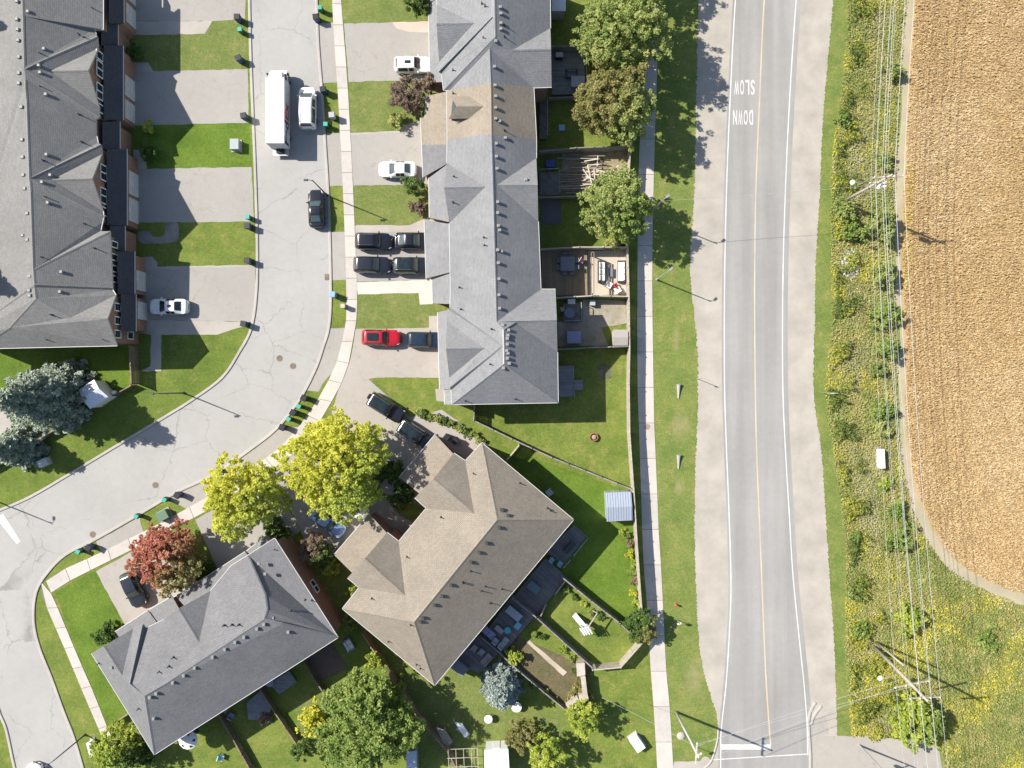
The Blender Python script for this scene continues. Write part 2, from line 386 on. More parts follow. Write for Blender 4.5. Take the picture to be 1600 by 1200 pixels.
def strip(name, pts, width, z, mat, parent, hi=None):
    """painted line of width metres along photo points"""
    P = [W(x, y) for x, y in pts]; mb = MB(); n = len(P); L = []; R = []
    for i, p in enumerate(P):
        d = (P[min(i + 1, n - 1)] - P[max(i - 1, 0)]).normalized(); s = Vector((-d.y, d.x, 0)) * width / 2
        L.append(p + s); R.append(p - s)
    vs = [(p.x, p.y, z) for p in L] + [(p.x, p.y, z) for p in R]
    mb.add(vs, [(n + i, n + i + 1, i + 1, i) for i in range(n - 1)])
    return mb.build(name, mat, parent, world=True)
def kerb(name, pts, w=0.30, h=0.11, mat=None, seg=3.0):
    """kerb stones end to end along photo points"""
    P = [W(x, y) for x, y in pts]; n = len(P); mb = MB(); vs = []
    for i, p in enumerate(P):
        d = (P[min(i + 1, n - 1)] - P[max(i - 1, 0)]).normalized(); s = Vector((-d.y, d.x, 0)) * w / 2
        for q, z in ((s, -0.05), (s, h * 0.8), (s * 0.7, h), (-s * 0.7, h), (-s, h * 0.8), (-s, -0.05)): vs.append((p.x + q.x, p.y + q.y, z))
    fs = [(i * 6 + k, i * 6 + k + 1, (i + 1) * 6 + k + 1, (i + 1) * 6 + k) for i in range(n - 1) for k in range(5)] + [(0, 1, 2, 3, 4, 5), tuple((n - 1) * 6 + k for k in range(5, -1, -1))]
    mb.add(vs, fs); return tag(mb.build(name, mat or KERB), kind='structure')
KERB = grain('kerb_concrete', (0.41, 0.38, 0.345), 0.10, (0.4, 2, 16), stains=0.3)

big = MB(); big.add([(-900, -900, 0), (900, -900, 0), (900, 900, 0), (-900, 900, 0)], [(0, 1, 2, 3)])
tag(big.build('ground', LAWN), kind='structure')

# the local street: outer and inner kerb lines, photo pixels
OUT = catmull([(386, -160), (389, -40), (391, 60), (394, 150), (399, 270), (402, 380), (401, 455), (393, 512), (374, 550), (347, 590), (300, 625), (250, 656), (195, 689), (120, 734), (50, 775), (0, 797), (-60, 820)], 5)
INN = catmull([(492, -160), (494, -40), (497, 60), (503, 140), (508, 220), (513, 300), (516, 390), (517, 470), (514, 512), (506, 540), (494, 575), (474, 615), (455, 643), (432, 670), (400, 696), (335, 741), (275, 770), (212, 807), (147, 844), (104, 866), (76, 893), (57, 925), (53, 970), (62, 1012), (80, 1057), (100, 1112), (115, 1150), (130, 1200), (146, 1260), (170, 1330)], 5)
WEST = catmull([(-60, 1000), (-20, 1060), (0, 1115), (10, 1140), (22, 1195), (38, 1260), (60, 1330)], 4)
street_pts = OUT + [(-140, 850), (-150, 960)] + WEST + INN[::-1]
sheet('street', street_pts, 0.006, ROAD)
kerb('kerb', OUT); kerb('kerb', INN); kerb('kerb', WEST)
street = bpy.data.objects['street']
sheet('stop_line', [(0, 806), (5, 803), (32, 846), (26, 850), (-4, 812)], 0.011, LINE, parent=street)
MANH = grain('cast_iron', (0.22, 0.17, 0.14), 0.25, (2, 9, 40))
def disc(name, px, py, r, z, mat, parent=None):
    c = W(px, py); mb = MB(); n = 20
    mb.lathe([(r, z - 0.02), (r, z), (r * 0.86, z + 0.004), (r * 0.84, z - 0.002), (0.02, z)], n, (c.x, c.y, 0)); return mb.build(name, mat, parent, world=True)
for x, y in ((437, 560), (458, 572), (243, 758), (145, 835)): disc('manhole_cover', x, y, 0.38, 0.016, MANH, street)
g = MB(); c = W(511, 433); g.box((c.x, c.y, 0.012), (0.55, 0.75, 0.02))
for k in range(6): g.box((c.x, c.y - 0.3 + k * 0.12, 0.026), (0.5, 0.04, 0.012))
g.build('drain_grate', MANH, street, world=True)

# main road on the right
RL = catmull([(1175, -400), (1162, -160), (1149, 0), (1141, 150), (1135, 300), (1132, 450), (1132, 600), (1135, 700), (1139, 800), (1142, 900), (1141, 960), (1135, 1062), (1127, 1140), (1126, 1200), (1126, 1500)], 5)
RC = catmull([(1222, -400), (1208, -160), (1194, 0), (1187, 150), (1181, 300), (1179, 450), (1180, 600), (1182, 700), (1186, 800), (1190, 900), (1194, 1000), (1198, 1080), (1204, 1165)], 5)
RR = catmull([(1276, -400), (1258, -160), (1244, 0), (1234, 150), (1227, 300), (1223, 450), (1223, 600), (1227, 700), (1233, 800), (1239, 900), (1249, 1000), (1258, 1090), (1262, 1180), (1264, 1500)], 5)
GLf = catmull([(1115, -400), (1100, -160), (1092, 0), (1089, 100), (1085, 300), (1080, 375), (1078, 425), (1083, 475), (1090, 550), (1090, 650), (1086, 750), (1086, 850), (1088, 920), (1092, 1000), (1100, 1050), (1110, 1085), (1120, 1118), (1122, 1150), (1114, 1186), (1090, 1210), (1070, 1500)], 4)
GRt = catmull([(1332, -400), (1315, -160), (1302, 0), (1293, 100), (1285, 200), (1281, 300), (1275, 400), (1273, 500), (1271, 600), (1275, 650), (1283, 700), (1290, 800), (1296, 900), (1303, 1000), (1307, 1100), (1308, 1150)], 4)
sheet('gravel_shoulder', GLf + [(1330, 1500), (1309, 1150)] + GRt[::-1], 0.004, GRAVEL, amp=0.11, step=0.14)
road = sheet('main_road', [(x - 4, y) for x, y in RL] + [(x + 8, y) for x, y in RR[::-1]], 0.010, HIGHWAY)
strip('edge_line', RL[:-5], 0.12, 0.016, LINE, road); strip('edge_line', RR[:-5], 0.12, 0.016, LINE, road); strip('centre_line', RC, 0.16, 0.016, YELL, road)
sheet('stop_line', [(1126, 1163), (1204, 1163), (1204, 1171), (1125, 1171)], 0.017, LINE, parent=road)
strip('cross_line', [(1113, 1187), (1262, 1178)], 0.10, 0.020, LINE, road)
def lettering(name, txt, px, py, wpx, hpx, rz, mat, parent, z=0.018):
    cu = bpy.data.curves.new(name, 'FONT'); cu.body = txt; cu.align_x = 'CENTER'; cu.align_y = 'CENTER'; cu.offset = 0.012
    o = bpy.data.objects.new(name, cu); COL.objects.link(o)
    dg = bpy.context.evaluated_depsgraph_get(); me = bpy.data.meshes.new_from_object(o.evaluated_get(dg)); bpy.data.objects.remove(o)
    xs = [v.co.x for v in me.vertices]; ys = [v.co.y for v in me.vertices]
    sx = m_px(wpx) / (max(xs) - min(xs)); sy = m_px(hpx) / (max(ys) - min(ys)); mx, my = (max(xs) + min(xs)) / 2, (max(ys) + min(ys)) / 2
    c = W(px, py); cs, sn = math.cos(rz), math.sin(rz)
    for v in me.vertices:
        x, y = (v.co.x - mx) * sx, (v.co.y - my) * sy; v.co = (c.x + x * cs - y * sn, c.y + x * sn + y * cs, z)
    me.materials.clear(); me.materials.append(mat); me.update()
    for p in me.polygons:
        if p.normal.z < 0: p.flip()
    return link(name, me, parent, True)
for i, (txt, y0, x0) in enumerate((('SLOW', 136.5, 1163.5), ('DOWN', 183.5, 1161))):
    for k, ch in enumerate(txt):
        lettering('road_letter', ch, x0 + (1.5 - k) * 8.3, y0, 6.0 if ch != 'W' else 7.2, 23, math.pi, LINE, road)
kerb('kerb', catmull([(1122, 1138), (1121, 1155), (1116, 1175), (1109, 1192), (1090, 1206), (1070, 1212)], 4), 0.16, 0.12)
kerb('kerb', catmull([(1274, 1097), (1266, 1112), (1263, 1130), (1265, 1165), (1266, 1210), (1266, 1500)], 4), 0.28, 0.12)
kerb('kerb', catmull([(1283, 1103), (1272, 1118), (1267, 1132)], 4), 0.25, 0.12)
sheet('side_road', [(1270, 1148), (1300, 1150), (1356, 1150), (1362, 1158), (1372, 1150), (1400, 1155), (1455, 1162), (1468, 1175), (1472, 1200), (1480, 1500), (1271, 1500)], 0.014, DRIVE_BR)
sheet('asphalt_patch', [(1269, 1125), (1290, 1118), (1296, 1147), (1270, 1148)], 0.009, DRIVE)
sheet('crossing_pavement', [(1053, 1190), (1085, 1189), (1110, 1189), (1100, 1240), (1050, 1240)], 0.022, CONC)
# field side
FIELD = catmull([(1450, -400), (1436, -160), (1428, 0), (1422, 80), (1417, 170), (1413, 260), (1409, 340), (1408, 420), (1412, 500), (1414, 560), (1414, 640), (1419, 700), (1428, 755), (1445, 800), (1468, 845), (1500, 882), (1555, 913), (1620, 930), (1900, 960)], 5)
sheet('field_ground', FIELD + [(2600, 960), (2600, -400)], 0.012, SOIL)
sheet('dirt_track', FIELD + [(x - (3 if 470 < y < 560 else 12) - 4 * math.sin(y / 37.0), y + (16 if y > 780 else 0)) for x, y in FIELD[::-1]], 0.010, TRACK)
VL = [(x + 24 + 5 * math.sin(y / 60), y) for x, y in GRt]
wild_pts = VL + [(1400, 1152), (1470, 1170), (1500, 1500), (2600, 1500), (2600, 985)] + [(x - 8, y + (12 if y > 780 else 0)) for x, y in FIELD[::-1]]
sheet('wild_verge', wild_pts, 0.006, WILD)
sheet('mown_verge', [(x + 1, y) for x, y in GRt] + VL[::-1], 0.0075, VERGE, amp=0.11, step=0.14)
sheet('grass_verge', [(1022, -100), (1023, 260), (1020, 430), (1021, 600), (1025, 740), (1030, 860), (1036, 960), (1041, 1050), (1046, 1110), (1051, 1189)] + [(x, y) for x, y in GLf[::-1] if -100 < y < 1190], 0.0025, VERGE)

EARTH = grain('bare_earth', (0.36, 0.29, 0.20), 0.2, (1, 4, 20), tint=(0.17, 0.19, 0.06))
WORN = lawn('worn_turf', (0.16, 0.17, 0.05), (0.25, 0.21, 0.10), (0.36, 0.28, 0.17), 0.7)

# lawns of a different green
for nm, pts, mt in [
    ('lawn', [(210, 55), (320, 53), (332, 33), (383, 28), (386, 108), (205, 112)], LAWN_DRY), ('lawn', [(205, 195), (389, 192), (394, 262), (205, 265)], LAWN_LUSH),
    ('lawn', [(215, 347), (394, 347), (398, 414), (215, 416)], LAWN), ('lawn', [(533, -60), (668, -60), (670, 33), (538, 37)], LAWN_DRY), ('lawn', [(545, 127), (690, 122), (690, 205), (548, 207)], LAWN_DRY),
    ('lawn', [(552, 290), (690, 288), (690, 352), (555, 352)], LAWN_DRY), ('lawn', [(558, 459), (690, 458), (690, 512), (556, 513)], LAWN_DRY),
    ('lawn', [(0, 735), (110, 668), (215, 600), (215, 524), (385, 508), (392, 512), (374, 550), (347, 590), (300, 625), (195, 689), (50, 775), (0, 797)], LAWN_LEAF),
    ('lawn', [(0, 543), (205, 543), (210, 598), (0, 733)], LAWN_LUSH), ('lawn', [(86, 925), (148, 892), (196, 975), (240, 1000), (200, 1130), (165, 1140)], LAWN_LUSH),
    ('lawn', [(870, 545), (982, 545), (985, 765), (760, 655), (760, 630), (870, 630)], LAWN), ('lawn', [(790, 700), (985, 768), (1000, 900), (1006, 995), (870, 900), (800, 780)], LAWN_LUSH),
    ('lawn', [(880, 905), (1006, 1000), (970, 1042), (925, 1044), (830, 965)], LAWN), ('lawn', [(800, 990), (925, 1045), (905, 1090), (880, 1100), (780, 1030)], lawn('garden_soil_lawn', (0.10, 0.095, 0.045), (0.14, 0.125, 0.06), (0.20, 0.155, 0.10), 0.8)),
    ('lawn', [(600, 1075), (720, 1040), (790, 1110), (880, 1110), (880, 1200), (700, 1200)], LAWN_DRY), ('lawn', [(460, 1090), (520, 1060), (520, 1160), (470, 1165)], LAWN_DRY),
]: sheet(nm, pts, 0.0015 + 0.0003 * (hash(nm + str(pts[0])) % 3), mt)

# driveways, aprons, walks
ZD = [0.010]
def pave(name, pts, mat): ZD[0] = 0.010 if ZD[0] > 0.0135 else ZD[0] + 0.0006; return sheet(name, pts, ZD[0], mat)
pave('driveway', [(205, -90), (386, -90), (383, 29), (332, 33), (208, 33)], DRIVE); pave('driveway', [(205, 112), (387, 108), (389, 192), (205, 196)], DRIVE)
pave('driveway', [(205, 264), (393, 261), (397, 346), (205, 348)], DRIVE); pave('driveway', [(215, 418), (399, 415), (398, 503), (213, 499)], DRIVE)
pave('driveway', [(537, 37), (668, 34), (690, 30), (690, 124), (545, 128)], DRIVE); pave('driveway', [(547, 208), (690, 204), (690, 288), (552, 290)], DRIVE)
pave('driveway', [(554, 353), (690, 352), (690, 437), (558, 440)], DRIVE_DK); pave('driveway', [(556, 514), (700, 512), (700, 590), (590, 590), (576, 592), (640, 652), (690, 640), (760, 690), (735, 730), (690, 730), (660, 790), (600, 770), (545, 690), (518, 645), (532, 600), (548, 560)], DRIVE_BR)
for a in ([(498, 36), (521, 35), (528, 129), (503, 130)], [(508, 209), (531, 208), (537, 290), (513, 291)], [(515, 363), (539, 362), (541, 437), (517, 438)], [(516, 513), (540, 512), (535, 545), (522, 580), (504, 600), (498, 612), (478, 610), (497, 570), (508, 540)],
          [(438, 667), (470, 667), (448, 700), (425, 715), (402, 730), (400, 700)], [(400, 700), (402, 730), (330, 780), (300, 800), (262, 778), (275, 772), (335, 743)], [(218, 808), (224, 831), (160, 865), (150, 846)]): pave('driveway_apron', a, DRIVE)
pave('driveway', [(425, 735), (470, 690), (540, 740), (580, 800), (530, 870), (480, 850)], DRIVE_DK); pave('driveway', [(305, 812), (345, 790), (420, 740), (470, 830), (400, 870), (340, 890)], DRIVE_DK)
pave('driveway', [(150, 893), (205, 862), (290, 840), (320, 900), (260, 960), (200, 985)], DRIVE_BR)
sheet('front_walk', [(208, 33), (332, 33), (320, 53), (208, 55)], 0.020, CONC); sheet('front_walk', [(213, 499), (380, 503), (385, 508), (340, 523), (252, 523), (252, 580), (220, 580), (235, 572), (236, 523), (213, 520)], 0.020, CONC)
sheet('front_walk', [(205, 97), (232, 98), (240, 112), (205, 113)], 0.020, CONC); sheet('front_walk', [(218, 402), (238, 401), (246, 410), (246, 417), (218, 418)], 0.020, CONC); sheet('front_walk', [(208, 234), (228, 234), (230, 264), (208, 265)], 0.020, CONC)
sheet('front_walk', [(558, 441), (674, 437), (676, 475), (656, 476), (654, 458), (559, 460)], 0.024, grain('new_concrete', (0.52, 0.49, 0.44), 0.05, (0.5, 2, 14)))
sheet('front_walk', [(545, 208), (660, 203), (662, 207), (548, 211)], 0.020, CONC); sheet('front_walk', [(630, 196), (690, 180), (690, 206), (625, 206)], 0.0205, CONC); sheet('front_walk', [(670, 494), (692, 494), (692, 514), (670, 514)], 0.020, CONC)
sheet('front_walk', [(556, 352), (640, 352), (668, 340), (690, 352), (690, 362), (556, 363)], 0.0202, CONC); sheet('front_walk', [(613, 35), (690, 33), (690, 52), (640, 50), (620, 45)], 0.0204, grain('pink_concrete', (0.52, 0.42, 0.35), 0.08, (0.5, 2, 14)))
sheet('front_walk', catmull([(560, 772), (585, 770), (605, 782), (625, 805), (648, 820), (640, 850), (615, 830), (590, 810), (575, 800), (560, 772)], 4)[:-1], 0.0206, grain('stone_walk', (0.32, 0.31, 0.28), 0.2, (0.6, 3, 9)))
sheet('gravel_bed', catmull([(216, 362), (232, 361), (240, 370), (256, 368), (260, 352), (277, 348), (279, 372), (268, 379), (220, 380), (216, 362)], 4)[:-1], 0.021, GRAVEL2)
sheet('edging_strip', [(219, 417), (396, 414), (397, 417), (219, 421)], 0.0215, CONC)

# sidewalks laid slab by slab
SLAB = [grain('slab_concrete', (0.50, 0.46, 0.415), 0.06, (0.5, 2, 15), stains=0.2), grain('slab_concrete_worn', (0.465, 0.43, 0.39), 0.08, (0.5, 2, 15), stains=0.3)]
def sidewalk(left, right, slab, seed):
    L = [W(*p) for p in left]; R = [W(*p) for p in right]
    C_ = [(p + q) / 2 for p, q in zip(L, R)]; cum = [0.0]
    for i in range(len(C_) - 1): cum.append(cum[-1] + (C_[i + 1] - C_[i]).length)
    n = max(1, round(cum[-1] / slab)); rnd = random.Random(seed)
    def along(P, t):
        for i in range(len(P) - 1):
            if t <= cum[i + 1] or i == len(P) - 2: return P[i].lerp(P[i + 1], (t - cum[i]) / (cum[i + 1] - cum[i]))
    base = sheet('sidewalk', left + right[::-1], 0.016, grain('joint_grit', (0.20, 0.18, 0.15), 0.2))
    g = 0.03
    for i in range(n):
        t0, t1 = cum[-1] * i / n + g, cum[-1] * (i + 1) / n - g; a, b, c, d = along(L, t0), along(L, t1), along(R, t1), along(R, t0)
        mb = MB(); mb.prism([(p.x, p.y) for p in (a, b, c, d)], -0.05, 0.036 + rnd.uniform(0, 0.008)); mb.build('slab', SLAB[rnd.random() < 0.35], base, world=True)
sidewalk(catmull([(1012, -60), (1006, 100), (998, 257), (996, 430), (996, 600), (998, 660), (1001, 750), (1004, 850), (1007, 900), (1011, 950), (1017, 1050), (1021, 1100), (1027, 1200), (1030, 1270)], 4), catmull([(1032, -60), (1027, 100), (1022, 257), (1019, 430), (1021, 600), (1022, 660), (1026, 750), (1030, 850), (1034, 900), (1036, 950), (1041, 1050), (1046, 1100), (1052, 1200), (1056, 1270)], 4), 4.35, 1)
sidewalk(catmull([(517, -60), (519, 0), (523, 75), (527, 130), (531, 200), (536, 300), (539, 375), (541, 450), (541, 500), (533, 540), (525, 570), (512, 597), (498, 622), (485, 642), (466, 668), (440, 697), (415, 716)], 4), catmull([(531, -60), (533, 0), (539, 75), (543, 130), (547, 200), (552, 300), (555, 375), (558, 450), (557, 500), (550, 540), (543, 575), (532, 602), (519, 626), (505, 650), (486, 678), (460, 708), (428, 731)], 4), 2.55, 2)
sidewalk([(415, 716), (330, 773), (250, 818), (150, 867), (92, 893), (72, 908)], [(428, 731), (338, 790), (255, 835), (155, 884), (100, 912), (80, 926)], 2.9, 3)
sidewalk([(64, 908), (66, 932), (105, 1022), (132, 1087), (160, 1152), (168, 1170)], [(80, 927), (83, 932), (119, 1019), (147, 1083), (172, 1147), (180, 1165)], 2.6, 4)
disc('manhole_cover', 1011.5, 667, 0.34, 0.045, grain('rusty_iron', (0.33, 0.22, 0.18), 0.2, (2, 9, 40)), bpy.data.objects['sidewalk'])
# ------------------------------------------------------------------ townhouse buildings
SH_LIGHT = shingle('shingles_light_grey', (0.250, 0.252, 0.258)); SH_GREY = shingle('shingles_warm_grey', (0.245, 0.240, 0.230))
SH_DARK = shingle('shingles_slate_grey', (0.205, 0.204, 0.210)); SH_TAN = shingle('shingles_tan', (0.310, 0.266, 0.210)); SH_BROWN = shingle('shingles_brown_grey', (0.282, 0.245, 0.198))
SH_SHADED = shingle('shingles_shade_tone', (0.085, 0.088, 0.10))  # near-black tone with shade put into the colour
BRICK = brickwork('red_brick', (0.26, 0.125, 0.075), (0.31, 0.165, 0.105), (0.36, 0.30, 0.25)); BRICK2 = brickwork('brown_brick', (0.24, 0.13, 0.09), (0.30, 0.17, 0.12), (0.34, 0.29, 0.25))
SIDING = planks('pale_siding', (0.52, 0.49, 0.44), 0.12, 0.05)
GUT = plain('gutter_white', (0.55, 0.545, 0.53)); VENT = plain('vent_metal', (0.24, 0.235, 0.23), 0.55); VENT_D = plain('vent_dark', (0.05, 0.05, 0.052), 0.6)
GAR = planks('garage_door_white', (0.62, 0.60, 0.56), 0.5, 0.03); DOORM = plain('front_door_paint', (0.16, 0.07, 0.05))

class House:
    def __init__(s, name, label, cx, cy, brick):
        c = W(cx, cy); s.root = thing(name, label, 'townhouses', (c.x, c.y, 0)); s.faces = []; s.brick = brick; s.roof = None
    def f(s, mi, *pts): s.faces.append((mi, [tuple(p) for p in pts]))
    def make_roof(s, mats, cap=None):
        idx = {}; V = []; Fs = []; Ms = []
        def vi(p):
            k = (round(p[0], 1), round(p[1], 1), round(p[2], 2))
            if k not in idx: idx[k] = len(V); V.append(W(*p))
            return idx[k]
        for mi, pts in s.faces:
            ids = [vi(p) for p in pts]
            nrm = sum(((V[ids[i]].x - V[ids[0]].x) * (V[ids[(i + 1) % len(ids)]].y - V[ids[0]].y) - (V[ids[(i + 1) % len(ids)]].x - V[ids[0]].x) * (V[ids[i]].y - V[ids[0]].y)) for i in range(len(ids)))
            if nrm < 0: ids.reverse()
            Fs.append(ids); Ms.append(mi)
        mb = MB(); mb.v = [tuple(v) for v in V]; mb.f = []; mb.m = []
        tris = []
        for ids, m in zip(Fs, Ms):
            for t in tessellate_polygon([[Vector((V[i].x / (H - V[i].z), V[i].y / (H - V[i].z), 0)) for i in ids]]):
                a, b, c = (ids[q] for q in t)
                if (V[b].x - V[a].x) * (V[c].y - V[a].y) - (V[c].x - V[a].x) * (V[b].y - V[a].y) < 0: b, c = c, b
                mb.f.append((a, b, c)); mb.m.append(m); tris.append((a, b, c))
        use = {}
        for fi, f in enumerate(Fs):
            for i in range(len(f)): use.setdefault(frozenset((f[i], f[(i + 1) % len(f)])), []).append((fi, f[i], f[(i + 1) % len(f)]))
        low = {}
        def lo(i):
            if i not in low: low[i] = len(mb.v); p = V[i]; mb.v.append((p.x, p.y, p.z - 0.20))
            return low[i]
        s.edges = []
        for e, us in use.items():
            if len(us) == 1 and len(e) == 2:
                _, a, b = us[0]; mb.f.append((b, a, lo(a), lo(b))); mb.m.append(len(mats)); s.edges.append((V[a], V[b]))
        for f in tris: mb.f.append(tuple(lo(i) for i in reversed(f))); mb.m.append(len(mats))
        s.roof = mb.build('roof', list(mats) + [plain('fascia', (0.38, 0.37, 0.355))], s.root, world=True)
        s.planes = []
        for pts, ids in zip([p for _, p in s.faces], Fs):
            P = [V[i] for i in ids]; n = Vector((0, 0, 0)); c = sum(P, Vector()) / len(P)
            for i in range(len(P)): n += (P[i] - c).cross(P[(i + 1) % len(P)] - c)
            s.planes.append((pts, c, n.normalized()))
        # ridge and hip caps
        for e, us in use.items():
            if len(us) == 2:
                n0, n1 = s.planes[us[0][0]][2], s.planes[us[1][0]][2]; a, b = V[us[0][1]], V[us[0][2]]; c0, c1 = s.planes[us[0][0]][1], s.planes[us[1][0]][1]
                if n0.dot(n1) < 0.985 and (c1 - a).dot(n0) < -0.02 and (b - a).length > 0.8:
                    d = (b - a).normalized(); sd = []
                    for n, c in ((n0, c0), (n1, c1)):
                        q = n.cross(d).normalized()
                        if q.dot(c - a) < 0: q = -q
                        sd.append((q, n))
                    w = 0.16; up = (n0 + n1).normalized() * 0.035; m2 = MB(); vs = []
                    for p in (a, b): vs += [p + sd[0][0] * w + sd[0][1] * 0.012, p + up, p + sd[1][0] * w + sd[1][1] * 0.012]
                    m2.add(vs, [(0, 3, 4, 1), (1, 4, 5, 2)]); me = m2.mesh('ridge_cap', mats[us[0][0] and Ms[us[0][0]] or Ms[us[0][0]]])
                    for p in me.polygons:
                        if p.normal.z < 0: p.flip()
                    link('ridge_cap', me, s.roof)
        # white gutter along the low eaves
        for a, b in s.edges:
            if abs(a.z - b.z) < 0.12 and (a - b).length > 0.5:
                m2 = MB(); d = (b - a).normalized(); o = Vector((d.y, -d.x, 0)) * 0.03
                m2.bar(a + o + Vector((0, 0, -0.05)), b + o + Vector((0, 0, -0.05)), 0.055, 0.11); m2.build('gutter', GUT, s.roof)
    def on(s, px, py):
        best = None
        for pts, c, n in s.planes:
            if pip(px, py, pts):
                p = ray_plane(px, py, c, n)
                if best is None or p.z > best[0].z: best = (p, n)
        return best
    def vents(s, boxes, pipes, mat=None):
        for px, py in boxes:
            h = s.on(px, py)
            if not h: continue
            p, n = h; mb = MB(); mb.box((p.x, p.y, p.z + 0.06), (0.27, 0.27, 0.16)); mb.box((p.x, p.y, p.z + 0.20), (0.37, 0.37, 0.13), 0, 0, 0.72)
            mb.build('roof_vent', mat or VENT, s.roof)
        for px, py in pipes:
            h = s.on(px, py)
            if not h: continue
            p, n = h; mb = MB(); mb.cyl((p.x, p.y, p.z - 0.05), (p.x, p.y, p.z + 0.5), 0.06, 0.055, 8); mb.cyl((p.x, p.y, p.z - 0.02), (p.x, p.y, p.z + 0.10), 0.14, 0.07, 8)
            mb.build('vent_pipe', VENT_D, s.roof)
    def walls(s, outline, z=5.5, d=0.45, gables=()):
        P = [(W(x, y, z).x, W(x, y, z).y) for x, y in outline]; Q = inset(P, d); mb = MB(); mb.prism(Q, 0.0, z - 0.16)
        s.wall = mb.build('wall', s.brick, s.root, world=True)
        for a, b, c in gables:      # foot, apex, foot in photo pixels with heights
            A, B, C = W(*a), W(*b), W(*c); cen = Vector(s.root.location); mid = (A + C) / 2; nrm = Vector((-(C - A).y, (C - A).x, 0)).normalized()
            if nrm.dot(Vector((cen.x, cen.y, 0)) - Vector((mid.x, mid.y, 0))) < 0: nrm = -nrm
            o = nrm * 0.30; dn = Vector((0, 0, -0.25)); o2 = nrm * 0.5; m2 = MB()
            vs = [A + o + dn, B + o + dn * 0.6, C + o + dn, A + o2 + dn, B + o2 + dn * 0.6, C + o2 + dn]
            m2.add(vs, [(0, 1, 2), (5, 4, 3), (0, 3, 4, 1), (1, 4, 5, 2), (2, 5, 3, 0)]); m2.build('gable_wall', s.brick, s.root, world=True)
    def lean(s, a, b, c, d, mat, zo=3.0, zi=4.3, door=None, name='porch_roof', wall=None):
        """lower roof: outer eave a-b, inner edge d-c (photo pixels), walls below it"""
        A, B, C, D = W(*a, zo), W(*b, zo), W(*c, zi), W(*d, zi); t = Vector((0, 0, -0.16)); mb = MB()
        vs = [A, B, C, D, A + t, B + t, C + t, D + t]
        fs = [(0, 1, 2, 3), (7, 6, 5, 4), (0, 4, 5, 1), (1, 5, 6, 2), (2, 6, 7, 3), (3, 7, 4, 0)]
        if (B - A).cross(D - A).z < 0: fs = [tuple(reversed(f)) for f in fs]
        mb.add(vs, fs); r = mb.build(name, mat, s.root, world=True)
        inw = (((D - A) + (C - B)) * 0.5); inw.z = 0; inw.normalize(); al = (B - A); al.z = 0; al.normalize(); k = 0.28
        q = [A + inw * k + al * k, B + inw * k - al * k, C - al * k, D + al * k]; m2 = MB(); m2.prism([(p.x, p.y) for p in q], 0.0, zo - 0.12); m2.build('wall', wall or s.brick, s.root, world=True)
        m3 = MB(); m3.bar(A + Vector((0, 0, -0.05)) - inw * 0.035, B + Vector((0, 0, -0.05)) - inw * 0.035, 0.065, 0.1); m3.build('gutter', GUT, r)
        if door:
            for t0, t1 in door:
                p = q[0].lerp(q[1], t0) - inw * 0.03; p2 = q[0].lerp(q[1], t1) - inw * 0.03; mb = MB(); mb.bar((p.x, p.y, 1.08), (p2.x, p2.y, 1.08), 0.08, 2.14); dr = mb.build('garage_door', GAR, s.root, world=True)
                for zz in (0.55, 1.08, 1.62):
                    m4 = MB(); m4.bar((p.x - inw.x * 0.05, p.y - inw.y * 0.05, zz), (p2.x - inw.x * 0.05, p2.y - inw.y * 0.05, zz), 0.03, 0.03); m4.build('panel_rail', WHITE, dr)
        return r
    def window(s, px, py, p, n, w=0.9, h=1.25, panes=1):
        """window on the wall plane through p with outward normal n"""
        c = ray_plane(px, py, Vector(p), Vector(n)); n = Vector(n); u = Vector((0, 0, 1)).cross(n).normalized(); fr = MB(); t = 0.08
        for q, ww, hh in ((u * (w / 2), t, h), (u * (-w / 2), t, h)): fr.bar(c + q + n * 0.05 + Vector((0, 0, -h / 2)), c + q + n * 0.05 + Vector((0, 0, h / 2)), t, 0.12)
        wn_ = MB(); wn_.bar(c - u * (w / 2) + n * 0.05 + Vector((0, 0, -h / 2)), c + u * (w / 2) + n * 0.05 + Vector((0, 0, -h / 2)), 0.14, t); wn_.bar(c - u * (w / 2) + n * 0.05 + Vector((0, 0, h / 2)), c + u * (w / 2) + n * 0.05 + Vector((0, 0, h / 2)), 0.12, t)
        for k in range(1, panes): q = c + u * (w * (k / panes - 0.5)) + n * 0.05; fr.bar(q + Vector((0, 0, -h / 2)), q + Vector((0, 0, h / 2)), 0.12, 0.12)
        fr.v and wn_.add(fr.v, fr.f); o = wn_.build('window', WHITE, s.root, world=True)
        for k in range(panes):
            q = c + u * (w * ((k + 0.5) / panes - 0.5)) + n * 0.03; m = MB(); m.bar(q - u * (w / panes / 2 - 0.05), q + u * (w / panes / 2 - 0.05), 0.03, h - 0.1); m.build('pane', GLASS, o)

E = 5.5
